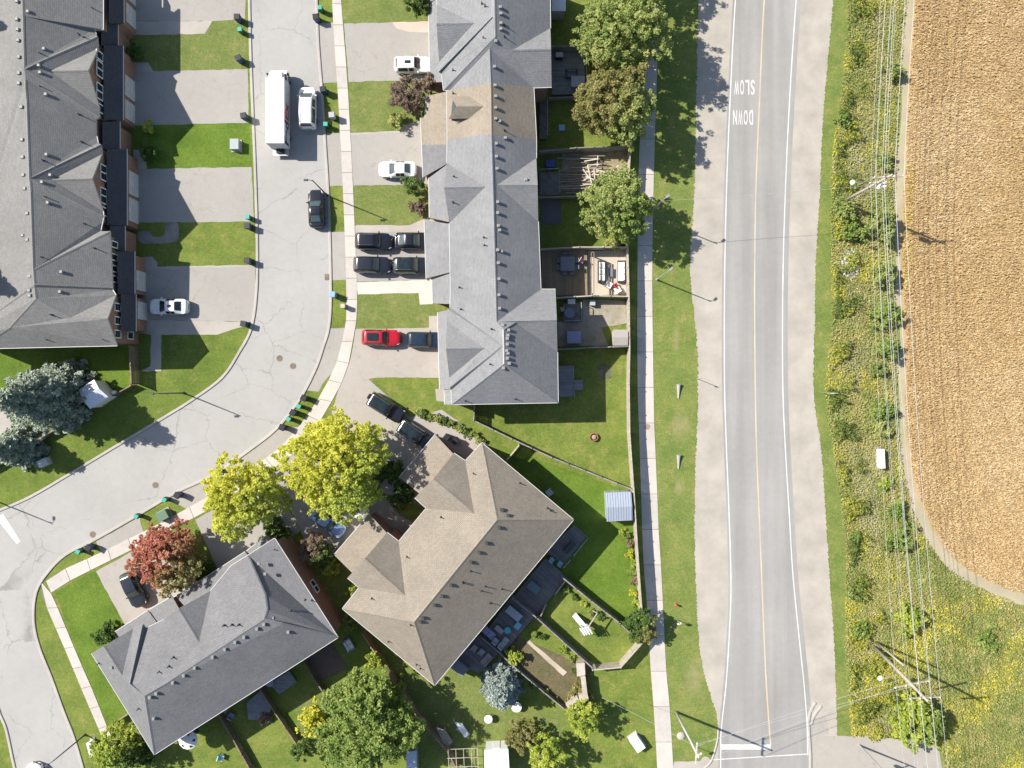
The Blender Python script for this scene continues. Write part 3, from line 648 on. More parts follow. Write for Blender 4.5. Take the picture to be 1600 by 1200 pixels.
# ---- long row on the left
A = House('townhouse_row', 'long brick townhouse row with warm grey shingle roof and white-trimmed windows at the left edge', 110, 300, BRICK)
zr = 8.6
A.f(0, (33, -60, zr), (36, 25, zr), (38, 107, zr), (150, 53, E), (147, 46, E), (161, 46, E), (161, -60, E))                     # flank 1
A.f(0, (38, 107, zr), (150, 53, E), (152, 57.5, E + .18)); A.f(0, (38, 107, zr), (152, 57.5, E + .18), (153, 76, E), (78, 111, 7.45))
A.f(0, (38, 107, zr), (78, 111, 7.45), (155, 167, E), (155, 183, E + .15)); A.f(0, (38, 107, zr), (155, 183, E + .15), (150, 187, E), (40, 125, zr - .05))
A.f(0, (40, 125, zr - .05), (150, 187, E), (150, 209, E + .15), (40, 141, zr)); A.f(0, (40, 141, zr), (150, 209, E + .15), (151, 213, E), (42, 160, zr))
A.f(0, (42, 160, zr), (151, 213, E), (153, 223, E), (46, 279, zr)); A.f(0, (46, 279, zr), (153, 223, E), (158, 226, E + .18))
A.f(0, (46, 279, zr), (158, 226, E + .18), (159, 241, E), (81, 281, 7.5)); A.f(0, (46, 279, zr), (81, 281, 7.5), (161, 330, E), (162, 338, E + .12)); A.f(0, (46, 279, zr), (162, 338, E + .12), (160, 347, E), (48, 300, zr))
A.f(0, (48, 300, zr), (160, 347, E), (157, 361, E), (52, 421, zr)); A.f(0, (52, 421, zr), (157, 361, E), (172, 361.5, E + .25)); A.f(0, (52, 421, zr), (172, 361.5, E + .25), (176, 450, E), (54, 445, zr))
A.f(0, (54, 445, zr), (176, 450, E), (176, 453, E - .1), (54, 449, zr - .12)); A.f(0, (54, 449, zr - .12), (176, 453, E - .1), (181, 461, E), (111, 496, 7.3), (56, 467, zr - .1))
for n0, rg, ap, s0 in (((153, 76, E), (78, 111, 7.45), (138, 110, 7.45), (155, 167, E)), ((159, 241, E), (81, 281, 7.5), (144, 279, 7.5), (161, 330, E))): A.f(0, n0, rg, ap); A.f(0, rg, ap, s0)
A.f(0, (181, 461, E), (111, 496, 7.3), (168, 498, 7.3)); A.f(0, (111, 496, 7.3), (168, 498, 7.3), (183, 540, E), (-40, 545, E), (15, 512, 7.2), (56, 467, zr - .1))
A.f(0, (56, 467, zr - .1), (15, 512, 7.2), (-40, 545, E), (-85, 545, E), (-85, -60, E), (33, -60, zr), (36, 25, zr), (38, 107, zr), (40, 125, zr - .05), (40, 141, zr), (42, 160, zr), (46, 279, zr), (48, 300, zr), (52, 421, zr), (54, 445, zr), (54, 449, zr - .12))
A.make_roof([SH_GREY])
A.walls([(161, -60), (161, 46), (147, 47), (147, 56), (153, 57), (155, 167), (155, 186), (150, 187), (151, 212), (153, 223), (159, 224), (162, 345), (157, 351), (157, 361), (173, 361), (176, 455), (181, 461), (183, 540), (-85, 545), (-85, -60)], E, 0.45,
        [((153, 76, E), (138, 110, 7.45), (155, 167, E)), ((159, 241, E), (144, 279, 7.5), (161, 330, E)), ((181, 461, E), (168, 498, 7.3), (183, 540, E))])
for xi, xo, y0, y1, dr in ((170, 193, -50, 36, ((0.1, 0.42), (0.52, 0.9))), (158, 184, 36, 71, ()), (162, 192, 71, 187, ((0.32, 0.62), (0.68, 0.95))), (160, 187, 190, 233, ()), (167, 198, 233, 352, ((0.22, 0.55), (0.6, 0.93))), (172, 195, 353, 392, ()), (184, 210, 393, 460, ((0.38, 0.9),)), (189, 212, 460, 518, ((0.1, 0.65),))):
    A.lean((xo, y0), (xo, y1), (xi, y1), (xi, y0), SH_SHADED, 3.0, 4.45, dr)  # shade of the house wall on these low roofs is painted in
xw = W(155, 0, E).x - 0.28; xw2 = W(160, 0, E).x - 0.28; xw3 = W(182, 0, E).x - 0.42
for px, py, x, pn in ((155, 87, xw, 1), (155, 108, xw, 2), (155, 143, xw, 2), (157, 170, xw, 1), (161, 270, xw2, 2), (161, 306, xw2, 2), (163.5, 331, xw2, 1)):
    A.window(px, py, (x, 0, 0), (1, 0, 0), 0.9 if pn == 1 else 1.7, 1.2, pn)
xw4 = W(176, 0, E).x - 0.45
for py in (382, 402, 420, 436): A.window(178, py, (xw4, 0, 0), (1, 0, 0), 0.7, 1.2, 1)
for py in (480, 501, 522): A.window(183, py, (W(183, 0, E).x - 0.44, 0, 0), (1, 0, 0), 0.85, 1.2, 1)
A.window(203, 524, (W(183, 0, E).x - 0.44, 0, 0), (1, 0, 0), 0.85, 1.2, 1)
A.vents([(45, 19), (70, 77), (62, 103), (64, 114), (73, 148), (74, 242), (80, 274), (67, 285), (76, 317), (97, 425), (95, 456), (28, 3), (28, 31), (29, 47), (30, 64), (31, 90), (31, 115), (31, 131), (35, 168), (36, 219), (37, 246), (38, 274), (40, 295), (44, 334), (37, 368), (44, 375), (48, 432), (47, 454), (48, 462)],
        [(146, 14), (124, 54), (64, 84), (65, 136), (124, 179), (128, 222), (68, 251), (72, 308), (133, 350), (148, 388), (66, 402), (81, 492), (75, 531), (163, 531)])

# ---- row in the middle
M = House('townhouse_row', 'pale grey roofed townhouse row with one tan shingled unit between street and back gardens', 770, 320, BRICK2)
z1, z2 = 8.6, 7.95
M.f(0, (772, -60, z1), (774, 57, z1), (801, 78, 7.63), (860, 44, E), (859, -60, E))
M.f(0, (801, 78, 7.63), (860, 44, E), (861, 77, 7.63)); M.f(0, (774, 57, z1), (801, 78, 7.63), (861, 77, 7.63), (862, 136, E), (833, 137, E), (765, 76, z2)); M.f(0, (774, 57, z1), (765, 76, z2), (703, 141, E), (693, 141, E))
M.f(0, (772, -60, z1), (774, 57, z1), (693, 141, E), (690, 116, E), (688, 113, E), (771, 27, z1 - .02))
M.f(0, (771, 27, z1 - .02), (688, 113, E), (685.5, 112, E + .22), (768.5, 27, z1)); M.f(0, (768.5, 27, z1), (685.5, 112, E + .22), (686, 97, E), (741, 36, 7.7), (683, 8, E), (682, -60, E), (770, -60, z1))
M.f(0, (683, 8, E), (741, 36, 7.7), (682, 37, 7.5)); M.f(0, (682, 37, 7.5), (741, 36, 7.7), (686, 97, E))
M.f(0, (765, 76, z2), (767, 130, z2), (834, 138, E), (833, 137, E)); M.f(0, (765, 76, z2), (703, 141, E), (698, 142, E), (767, 130, z2))
M.f(1, (767, 130, z2), (834, 138, E), (838, 217, E), (768, 209, z2)); M.f(1, (767, 130, z2), (768, 209, z2), (699, 218, E), (698, 142, E))
M.f(0, (768, 209, z2), (838, 217, E), (838, 247, E), (777, 289, 7.65), (841, 346, E), (845, 452, E), (776, 503, z2)); M.f(0, (838, 247, E), (777, 289, 7.65), (840, 289, 7.65)); M.f(0, (777, 289, 7.65), (840, 289, 7.65), (841, 346, E))
M.f(0, (768, 209, z2), (776, 503, z2), (704, 456, E), (702, 349, E), (758, 292, 7.55), (698, 254, E), (699, 218, E)); M.f(0, (698, 254, E), (758, 292, 7.55), (694, 293, 7.4)); M.f(0, (694, 293, 7.4), (758, 292, 7.55), (702, 349, E))
M.f(0, (776, 503, z2), (845, 452, E), (868, 452, E), (870, 500, 7.6), (804, 503, 7.7), (786, 514, 8.5)); M.f(0, (804, 503, 7.7), (870, 500, 7.6), (871, 550, E)); M.f(0, (786, 514, 8.5), (804, 503, 7.7), (871, 550, E), (872, 629, E), (787, 569, 8.5))
M.f(0, (787, 569, 8.5), (872, 629, E), (706, 632, E)); M.f(0, (787, 569, 8.5), (706, 632, E), (705, 609, E), (787, 541, 8.5)); M.f(0, (787, 541, 8.5), (705, 609, E), (702, 606, E + .25), (783.5, 541, 8.45)); M.f(0, (783.5, 541, 8.45), (702, 606, E + .25), (702, 590, E), (757, 544, 7.7), (698, 501, E), (700, 483, E + .25))
M.f(0, (783.5, 541, 8.45), (700, 483, E + .25), (703, 480, E), (787, 541, 8.5)); M.f(0, (787, 541, 8.5), (703, 480, E), (704, 456, E), (776, 503, z2), (786, 514, 8.5)); M.f(0, (698, 501, E), (757, 544, 7.7), (697, 545, 7.5)); M.f(0, (697, 545, 7.5), (757, 544, 7.7), (702, 590, E))
M.make_roof([SH_LIGHT, SH_TAN])
M.walls([(859, -60), (862, 136), (834, 138), (838, 247), (841, 346), (845, 452), (868, 452), (872, 629), (706, 632), (704, 608), (698, 500), (704, 480), (704, 456), (702, 349), (698, 254), (698, 142), (692, 140), (688, 113), (683, 8), (682, -60)], E, 0.4,
        [((860, 44, E), (861, 77, 7.63), (862, 136, E)), ((838, 247, E), (840, 289, 7.65), (841, 346, E)), ((845, 452, E), (870, 500, 7.6), (871, 550, E)), ((683, 8, E), (682, 37, 7.5), (686, 97, E)), ((698, 254, E), (694, 293, 7.4), (702, 349, E)), ((698, 501, E), (697, 545, 7.5), (702, 590, E))])
for a, b, c, d, mt, dr in (((668, -60), (672, 129), (692, 128), (687, -60), SH_LIGHT, ((0.5, 0.7), (0.73, 0.93))), ((666, 150), (664, 184), (700, 184), (699, 143), SH_TAN, ()), ((657, 184), (659, 226), (700, 226), (700, 184), SH_TAN, ((0.1, 0.9),)), ((659, 226), (661, 277), (700, 255), (700, 226), SH_DARK, ((0.1, 0.8),)), ((670, 278), (671, 340), (701, 347), (700, 256), SH_LIGHT, ()), ((663, 344), (666, 435), (705, 425), (704, 350), SH_LIGHT, ((0.08, 0.45), (0.55, 0.92))), ((675, 437), (676, 474), (706, 475), (706, 426), SH_LIGHT, ()), ((684, 488), (687, 608), (704, 608), (701, 484), SH_LIGHT, ((0.15, 0.45), (0.55, 0.85))), ((694, 609), (695, 632), (708, 632), (707, 609), SH_LIGHT, ())):
    M.lean(a, b, c, d, mt, 3.0, 4.2, dr)
# dormer on the tan unit
dm = MB(); q0, q1, k0, k1, n0, n1 = W(701, 186, 6.75), W(736, 185, 6.75), W(713, 166, 7.55), W(754, 166, 7.55), W(704, 150, 6.75), W(737, 150, 6.75); dn = Vector((0, 0, -1.3))
dm.add([q0, q1, k1, k0, n0, n1], [(0, 1, 2, 3), (3, 2, 5, 4)]); dm.add([q0 + Vector((.25, .2, -.05)), q1 + Vector((0, .2, -.05)), k0 + Vector((.25, 0, -.1)), n0 + Vector((.25, -.2, -.05)), q0 + Vector((.25, .2, 0)) + dn, q1 + Vector((0, .2, 0)) + dn, n0 + Vector((.25, -.2, 0)) + dn], [(0, 4, 5, 1), (2, 3, 6, 4, 0)], 1); me = dm.mesh('dormer', [SH_TAN, SH_SHADED])  # dormer sides coloured near-black for the shadow below its eaves
link('dormer', me, M.roof)
M.vents([(782, 12), (783, 22), (783, 37), (783, 46), (775, 65), (773, 105), (774, 134), (775, 151), (775, 169), (775, 186), (781, 190), (790, 216), (776, 225), (776, 245), (777, 264), (778, 316), (778, 333), (779, 353), (781, 360), (778, 391), (784, 393), (779, 411), (780, 436), (780, 461), (781, 482), (822, 281), (786, 508), (795, 516), (794, 524), (793, 529), (793, 538), (792, 548), (794, 552), (793, 560), (796, 568), (787, 575)],
        [(753, 6), (758, 10), (788, 40), (788, 58), (755, 60), (708, 110), (708, 146), (788, 204), (709, 276), (708, 316), (756, 371), (757, 383), (718, 449), (720, 483), (768, 514), (766, 569), (727, 626), (805, 623)])
sol = MB(); p = M.on(700, 323)[0]

# ---- brown-tan building, turned 40 degrees
T = House('townhouse_block', 'angled tan shingled townhouse block with two garage wings in the lower middle', 700, 880, BRICK)
zt = 8.7; R1, R2 = (777, 812, zt), (647, 972, zt)
T.f(0, R1, (753, 692, E), (896, 812, E)); T.f(0, R1, (896, 812, E), (679, 1071, E), R2); T.f(0, R2, (679, 1071, E), (535, 951, E))
T.f(0, R1, R2, (535, 951, E), (561, 918, E), (633, 930, 7.4), (623, 846, E), (666, 794, E), (741, 802, 7.5), (727, 720, E), (753, 692, E))
T.f(0, (561, 918, E), (633, 930, 7.4), (570, 873, 7.35), (543, 903, E)); T.f(0, (633, 930, 7.4), (623, 846, E), (605, 832, E), (570, 873, 7.35))
T.f(0, (666, 794, E), (741, 802, 7.5), (677, 748, 7.4), (648, 778, E)); T.f(0, (741, 802, 7.5), (727, 720, E), (709, 708, E), (677, 748, 7.4))
T.make_roof([SH_BROWN])
T.walls([(753, 692), (896, 812), (679, 1071), (535, 951), (561, 918), (543, 903), (605, 832), (623, 846), (666, 794), (648, 778), (709, 708), (727, 720)], E, 0.42, [((543, 903, E), (570, 873, 7.35), (605, 832, E)), ((648, 778, E), (677, 748, 7.4), (709, 708, E))])
T.lean((522, 867), (577, 803), (609, 838), (556, 901), SH_BROWN, 3.0, 4.3, ((0.08, 0.46), (0.54, 0.92))); T.lean((624, 746), (680, 679), (712, 713), (660, 775), SH_BROWN, 3.0, 4.3, ((0.08, 0.46), (0.54, 0.92)))
T.vents([(784, 796), (794, 805), (780, 824), (760, 848), (749, 863), (736, 878), (705, 914), (691, 931), (679, 945), (661, 965), (657, 971), (785, 797)], [(740, 740), (812, 755), (855, 794), (860, 798), (689, 808), (636, 870), (735, 892), (723, 909), (723, 911), (784, 920), (766, 942), (758, 916), (752, 923), (581, 935), (642, 976), (607, 1002), (651, 1038), (657, 1044)], VENT_D)

# ---- slate grey building, bottom left
G = House('townhouse_block', 'dark slate roofed townhouse block with a bare brick side wall in the lower left', 330, 1000, BRICK)
zg = 8.3; r1, r2 = (226, 1087, zg), (412, 968, zg)
G.f(0, r1, (143, 1021, E), (241, 1179, E)); G.f(0, r1, (241, 1179, E), (321, 1128, E), (259, 1068, zg)); G.f(0, (259, 1068, zg), (321, 1128, E), (447, 1048, E), (441, 975, 7.9), r2)
G.f(0, r2, (441, 975, 7.9), (528, 996, E), (429, 841, E), (387, 868, 5.6), (414, 930, 7.35), (417, 953, 8.0)); G.f(0, (441, 975, 7.9), (528, 996, E), (447, 1048, E))
G.f(0, r2, (417, 953, 8.0), (414, 930, 7.35), (387, 868, 5.6), (361, 884, E), (329, 923, E), (311, 1003, 7.3), (256, 968, E), (228, 982, E), (206, 1072, 7.9), r1, (259, 1068, zg))
G.f(0, (256, 968, E), (311, 1003, 7.3), (279, 951, 7.1)); G.f(0, (311, 1003, 7.3), (329, 923, E), (279, 951, 7.1))
G.f(0, (228, 982, E), (223, 976, E + .3), (203, 1068, 7.95), (206, 1072, 7.9)); G.f(0, (223, 976, E + .3), (208, 982, E), (191, 1055, 7.4), (203, 1068, 7.95)); G.f(0, (208, 982, E), (162, 1010, 7.0), (191, 1055, 7.4)); G.f(0, (162, 1010, 7.0), (143, 1021, E), r1, (206, 1072, 7.9), (203, 1068, 7.95), (191, 1055, 7.4))
G.make_roof([SH_DARK])
G.walls([(143, 1021), (241, 1179), (321, 1128), (447, 1048), (528, 996), (429, 841), (361, 884), (329, 923), (256, 968), (228, 982), (210, 982)], E, 0.42, [((256, 968, E), (279, 951, 7.1), (329, 923, E))])
for a, b, c, d, dr in (((180, 987), (231, 954), (247, 975), (192, 1004), ()), ((233, 953), (269, 932), (281, 953), (248, 974), ((0.1, 0.9),)), ((275, 932), (383, 862), (396, 878), (290, 949), ((0.3, 0.55), (0.6, 0.9))), ((385, 861), (416, 837), (432, 850), (398, 874), ())): G.lean(a, b, c, d, SH_DARK, 3.0, 4.2, dr)
G.vents([(405, 880), (415, 896), (422, 959), (427, 965), (413, 975), (402, 982), (382, 995), (368, 1003), (352, 1014), (333, 1026), (305, 1043), (288, 1055), (271, 1066), (245, 1083), (235, 1089), (241, 1122), (451, 987), (175, 1042)], [(430, 858), (477, 937), (455, 954), (373, 976), (362, 976), (350, 977), (264, 1041), (249, 1049), (271, 1027), (217, 1107), (155, 1036)])
gd = W(528, 996, E) - W(429, 841, E); gn = Vector((-gd.y, gd.x, 0)).normalized()
G.window(491.5, 916, W(429, 841, E) - gn * 0.4, gn, 1.5, 1.2, 2)
# ------------------------------------------------------------------ vehicles
TYRE = plain('tyre_rubber', (0.015, 0.015, 0.016), 0.8); RIM = plain('alloy_rim', (0.45, 0.45, 0.46), 0.3, 0.8); LENS = glass('headlight_lens', (0.5, 0.52, 0.55)); TAIL = glass('taillight_lens', (0.28, 0.01, 0.012)); CGLASS = glass('car_glass', (0.012, 0.02, 0.021)); CGLASS2 = glass('car_glass_pale', (0.05, 0.075, 0.075)); TRIM = plain('car_trim', (0.012, 0.012, 0.013), 0.4); CHROME = plain('chrome_trim', (0.6, 0.6, 0.6), 0.15, 1.0)
# stations front to rear: x, half width, belt z, roof half width, roof z  (fractions of half length / metres)
PROF = {
 'suv':   [(1.0, .34, .62, .28, .64), (.965, .62, .78, .52, .82), (.88, .82, .90, .68, .96), (.74, .92, .98, .78, 1.04), (.50, .95, 1.04, .80, 1.12), (.34, .95, 1.06, .78, 1.22), (.10, .95, 1.08, .68, 1.62), (-.20, .95, 1.09, .69, 1.68), (-.50, .95, 1.10, .68, 1.67), (-.78, .94, 1.10, .66, 1.60), (-.90, .86, 1.08, .64, 1.20), (-.965, .70, .98, .56, 1.02), (-1.0, .40, .70, .34, .72)],
 'sedan': [(1.0, .32, .55, .27, .57), (.96, .60, .70, .50, .74), (.87, .79, .80, .65, .85), (.72, .90, .87, .76, .92), (.46, .92, .94, .78, 1.00), (.36, .92, .95, .76, 1.05), (.06, .92, .97, .60, 1.40), (-.18, .92, .98, .61, 1.45), (-.40, .92, .98, .60, 1.42), (-.72, .91, .99, .70, 1.09), (-.80, .90, .99, .76, 1.04), (-.94, .74, .96, .60, 1.01), (-1.0, .36, .65, .30, .67)],
 'van':   [(1.0, .34, .60, .28, .62), (.965, .62, .78, .52, .82), (.89, .82, .92, .70, .98), (.78, .95, .98, .80, 1.06), (.66, .98, 1.04, .82, 1.14), (.58, .98, 1.06, .80, 1.22), (.34, .98, 1.08, .72, 1.66), (-.10, .98, 1.09, .74, 1.75), (-.50, .98, 1.10, .73, 1.74), (-.86, .96, 1.10, .70, 1.68), (-.955, .92, 1.08, .74, 1.22), (-.975, .72, .98, .58, 1.02), (-1.0, .44, .70, .36, .72)],
 'boxy':  [(1.0, .62, .66, .55, .70), (.99, .84, .95, .74, 1.00), (.95, .88, 1.02, .78, 1.08), (.78, .90, 1.06, .80, 1.12), (.46, .92, 1.10, .82, 1.16), (.40, .92, 1.11, .80, 1.24), (.24, .92, 1.13, .74, 1.78), (-.20, .92, 1.14, .76, 1.84), (-.50, .92, 1.14, .76, 1.84), (-.90, .91, 1.14, .75, 1.80), (-.965, .90, 1.12, .78, 1.24), (-.99, .88, 1.0, .78, 1.04), (-1.0, .80, .72, .7, .74)],
}
def car_mesh(kind, L, Wd, Ht):
    base = PROF[kind]; zs = Ht / max(s[4] for s in base); ws = Wd / 2 / max(s[1] for s in base); rows = []
    for x, w, zb, wr, zr in base:
        x = x * L / 2; w *= ws; wr *= ws; zb *= zs; zr *= zs; half = [(w * 0.90, 0.22), (w * 0.985, 0.40), (w, zb * 0.72), (w * 0.985, zb), (wr + 0.02, zr - 0.05 * zs), (wr * 0.86, zr), (wr * 0.45, zr + 0.018), (0, zr + 0.024)]
        rows.append([(x, y, z) for y, z in half] + [(x, -y, z) for y, z in half[-2::-1]])
    rows = [catmull(r, 2) for r in rows]; cols = [catmull([r[j] for r in rows], 3) for j in range(len(rows[0]))]
    return [[cols[j][i] for j in range(len(cols))] for i in range(len(cols[0]))]
def patch(rows, i0, i1, j0, j1, off, shrink):
    i0, i1, j0, j1 = round(i0 * 3), round(i1 * 3), round(j0 * 2), round(j1 * 2)
    off *= 0.6
    """panel lifted off the body grid between stations i0..i1 and columns j0..j1"""
    G_ = [[Vector(rows[i][j]) for j in range(j0, j1 + 1)] for i in range(i0, i1 + 1)]; c = sum((p for r in G_ for p in r), Vector()) / (len(G_) * len(G_[0])); n, m = len(G_), len(G_[0]); vs = []
    for a in range(n):
        for b in range(m):
            du = G_[min(a + 1, n - 1)][b] - G_[max(a - 1, 0)][b]; dv = G_[a][min(b + 1, m - 1)] - G_[a][max(b - 1, 0)]; nn = du.cross(dv).normalized()
            if nn.dot(Vector((c.x, c.y, c.z)) - Vector((0, 0, 0.7))) < 0: nn = -nn
            vs.append(c + (G_[a][b] - c) * shrink + nn * off)
    mb = MB(); mb.add(vs, [(a * m + b, a * m + b + 1, (a + 1) * m + b + 1, (a + 1) * m + b) for a in range(n - 1) for b in range(m - 1)]); return mb
def car(label, px, py, deg, kind, L, Wd, Ht, col, cname, metal=0.0, sunroof=None, rails=False, spare=False, pale=False, name='parked_car', cat='car'):
    p = W(px, py, 0.85); root = thing(name, label, cat, (p.x, p.y, 0.012), math.radians(deg)); rows = car_mesh(kind, L, Wd, Ht); P = paint('paint_' + cname, col, metal); n, m = len(rows), len(rows[0]); gl = CGLASS2 if pale else CGLASS
    mb = MB(); mb.add([v for r in rows for v in r], [(i * m + j, i * m + j + 1, (i + 1) * m + j + 1, (i + 1) * m + j) for i in range(n - 1) for j in range(m - 1)] + [tuple(range(m)), tuple(range(n * m - 1, (n - 1) * m - 1, -1))] + [((i + 1) * m, (i + 1) * m + m - 1, i * m + m - 1, i * m) for i in range(n - 1)])
    b = mb.build('body', P, root, smooth=True)
    patch(rows, 5, 6, 4, 10, 0.02, 0.94).build('windshield', gl, root, True)
    patch(rows, 9, 10, 4, 10, 0.02, 0.90).build('rear_window', gl, root, True) if kind != 'sedan' else patch(rows, 8, 9, 4, 10, 0.02, 0.90).build('rear_window', gl, root, True)
    e = 9 if kind != 'sedan' else 8
    for j in (3, 10):
        patch(rows, 6, 7, j, j + 1, 0.025, 0.86).build('side_window', CGLASS, root); patch(rows, 7, e, j, j + 1, 0.025, 0.88).build('side_window', CGLASS, root)
    if sunroof == 'pano': patch(rows, 6, 9, 5, 9, 0.022, 0.84).build('panoramic_roof', CGLASS, root, True)
    elif sunroof: patch(rows, 6, 8, 6, 8, 0.022, 0.62).build('sunroof', CGLASS, root, True)
    rz = max(r[14][2] for r in rows); rw = rows[21][10][1]; R6, Re, R5 = rows[18], rows[e * 3], rows[15]
    if rails:
        for s in (-1, 1):
            q = MB(); q.tube([(R6[0][0] - 0.1, s * rw, rz - 0.03), (R6[0][0] - 0.25, s * rw, rz + 0.05), (Re[0][0] + 0.25, s * rw, rz + 0.03), (Re[0][0] + 0.08, s * rw, rz - 0.05)], 0.025, 6); q.build('roof_rail', CHROME if col[0] < 0.5 else TRIM, root)
    for s in (-1, 1):
        q = MB(); q.box((R5[0][0] - 0.12, s * (Wd / 2 + 0.08), R5[6][2] + 0.06), (0.14, 0.20, 0.14), 0, 0, 0.8); q.build('mirror', P, root)
        j = 3 if s > 0 else 10
        patch(rows, 1.34, 2.67, j, j + 1, 0.02, 0.82).build('headlight', LENS, root, True); patch(rows, 10.34, 11.34, j - 0.5 if s > 0 else j + 0.5, j + 0.5 if s > 0 else j + 1.5, 0.02, 0.8).build('taillight', TAIL, root, True)
        for xx in (L * 0.31, -L * 0.29):
            t = MB(); t.cyl((xx, s * (Wd / 2 - 0.20), 0.33), (xx, s * (Wd / 2 + 0.01), 0.33), 0.33, 0.32, 16); w = t.build('wheel', TYRE, root); t = MB(); t.cyl((xx, s * (Wd / 2 + 0.0), 0.33), (xx, s * (Wd / 2 + 0.025), 0.33), 0.22, 0.2, 12); t.build('rim', RIM, w)
    q = MB(); q.box((L / 2 * 0.985, 0, 0.52), (0.10, Wd * 0.55, 0.16)); q.build('grille', TRIM, root)
    q = MB(); q.box((R5[0][0] + 0.03, 0, R5[14][2] + 0.01), (0.10, Wd * 0.66, 0.03)); q.build('wiper_cowl', TRIM, root)
    if spare: q = MB(); q.cyl((-L / 2 - 0.02, 0.1, 0.95), (-L / 2 - 0.22, 0.1, 0.95), 0.36, 0.34, 16); q.build('spare_wheel', TYRE, root)
    return root
BLK, WHT = (0.012, 0.013, 0.018), (0.80, 0.80, 0.79)
car('white minivan parked at the kerb beside the box truck', 480.5, 168, 90, 'van', 5.0, 1.98, 1.78, WHT, 'white', rails=True, pale=True)
car('white hatchback with dark square sunroof, nose under the grey garage eave', 645, 101, 0, 'suv', 4.5, 1.85, 1.6, WHT, 'white', sunroof='one')
car('white sedan alone on the driveway below the tan roof', 620.5, 264.5, 180, 'sedan', 4.55, 1.82, 1.45, WHT, 'white', pale=True)
car('black car parked on the street beside the lamp post', 494, 326, 92, 'sedan', 4.6, 1.85, 1.5, BLK, 'black', pale=True)
car('black SUV with silver roof rails, upper row nearest the sidewalk', 584, 377, -1, 'suv', 4.55, 1.95, 1.7, BLK, 'black', rails=True)
car('black sedan-like car with its nose under the eave, upper row of the paired driveway', 645.5, 376, 0, 'sedan', 4.5, 1.9, 1.55, BLK, 'black', pale=True)
car('black SUV without rails, lower row nearest the sidewalk', 582, 414, -1, 'suv', 4.6, 1.95, 1.7, (0.016, 0.018, 0.026), 'blue_black', pale=True)
car('black SUV with panoramic roof, lower row tucked under the garage eave', 643, 415, 0, 'suv', 4.6, 1.95, 1.7, (0.016, 0.018, 0.022), 'graphite', sunroof='pano', rails=True, pale=True)
car('bright red SUV with black panoramic roof on the wide driveway', 595.5, 527.5, -1, 'suv', 4.75, 1.88, 1.65, (0.42, 0.012, 0.022), 'red', sunroof='pano')
car('dark blue SUV in front of the red one, nose under the eave', 664, 531, -1, 'suv', 4.5, 1.86, 1.65, (0.018, 0.032, 0.058), 'blue', 0.2)
car('black off-roader with spare wheel on its rear, on the angled driveway', 603, 637, -32, 'boxy', 4.55, 1.85, 1.8, BLK, 'black', rails=True, spare=True, sunroof='pano')
car('black SUV with split glass roof, nearest the tan block garage', 650, 679, -34, 'boxy', 4.6, 1.88, 1.78, BLK, 'black', rails=True, sunroof='pano')
car('pale blue sedan in tree shade between the two garages', 512, 816, -36, 'sedan', 4.7, 1.82, 1.5, (0.20, 0.29, 0.48), 'pale_blue', 0.2, pale=True)
car('white car half hidden under the yellow tree', 549, 789, -36, 'suv', 4.4, 1.85, 1.6, WHT, 'white')
car('black hatchback beside the red-leaved maple', 208.5, 921, -66, 'suv', 4.5, 1.88, 1.6, (0.022, 0.027, 0.034), 'charcoal', pale=True)
car('white sedan with sunroof, half in shade on the left driveway', 263, 479, 180, 'sedan', 4.65, 1.82, 1.48, WHT, 'white', sunroof='one')
car('white car parked at the lower left street corner, cut by the frame', 45, 1223, 70, 'sedan', 4.6, 1.85, 1.5, WHT, 'white')

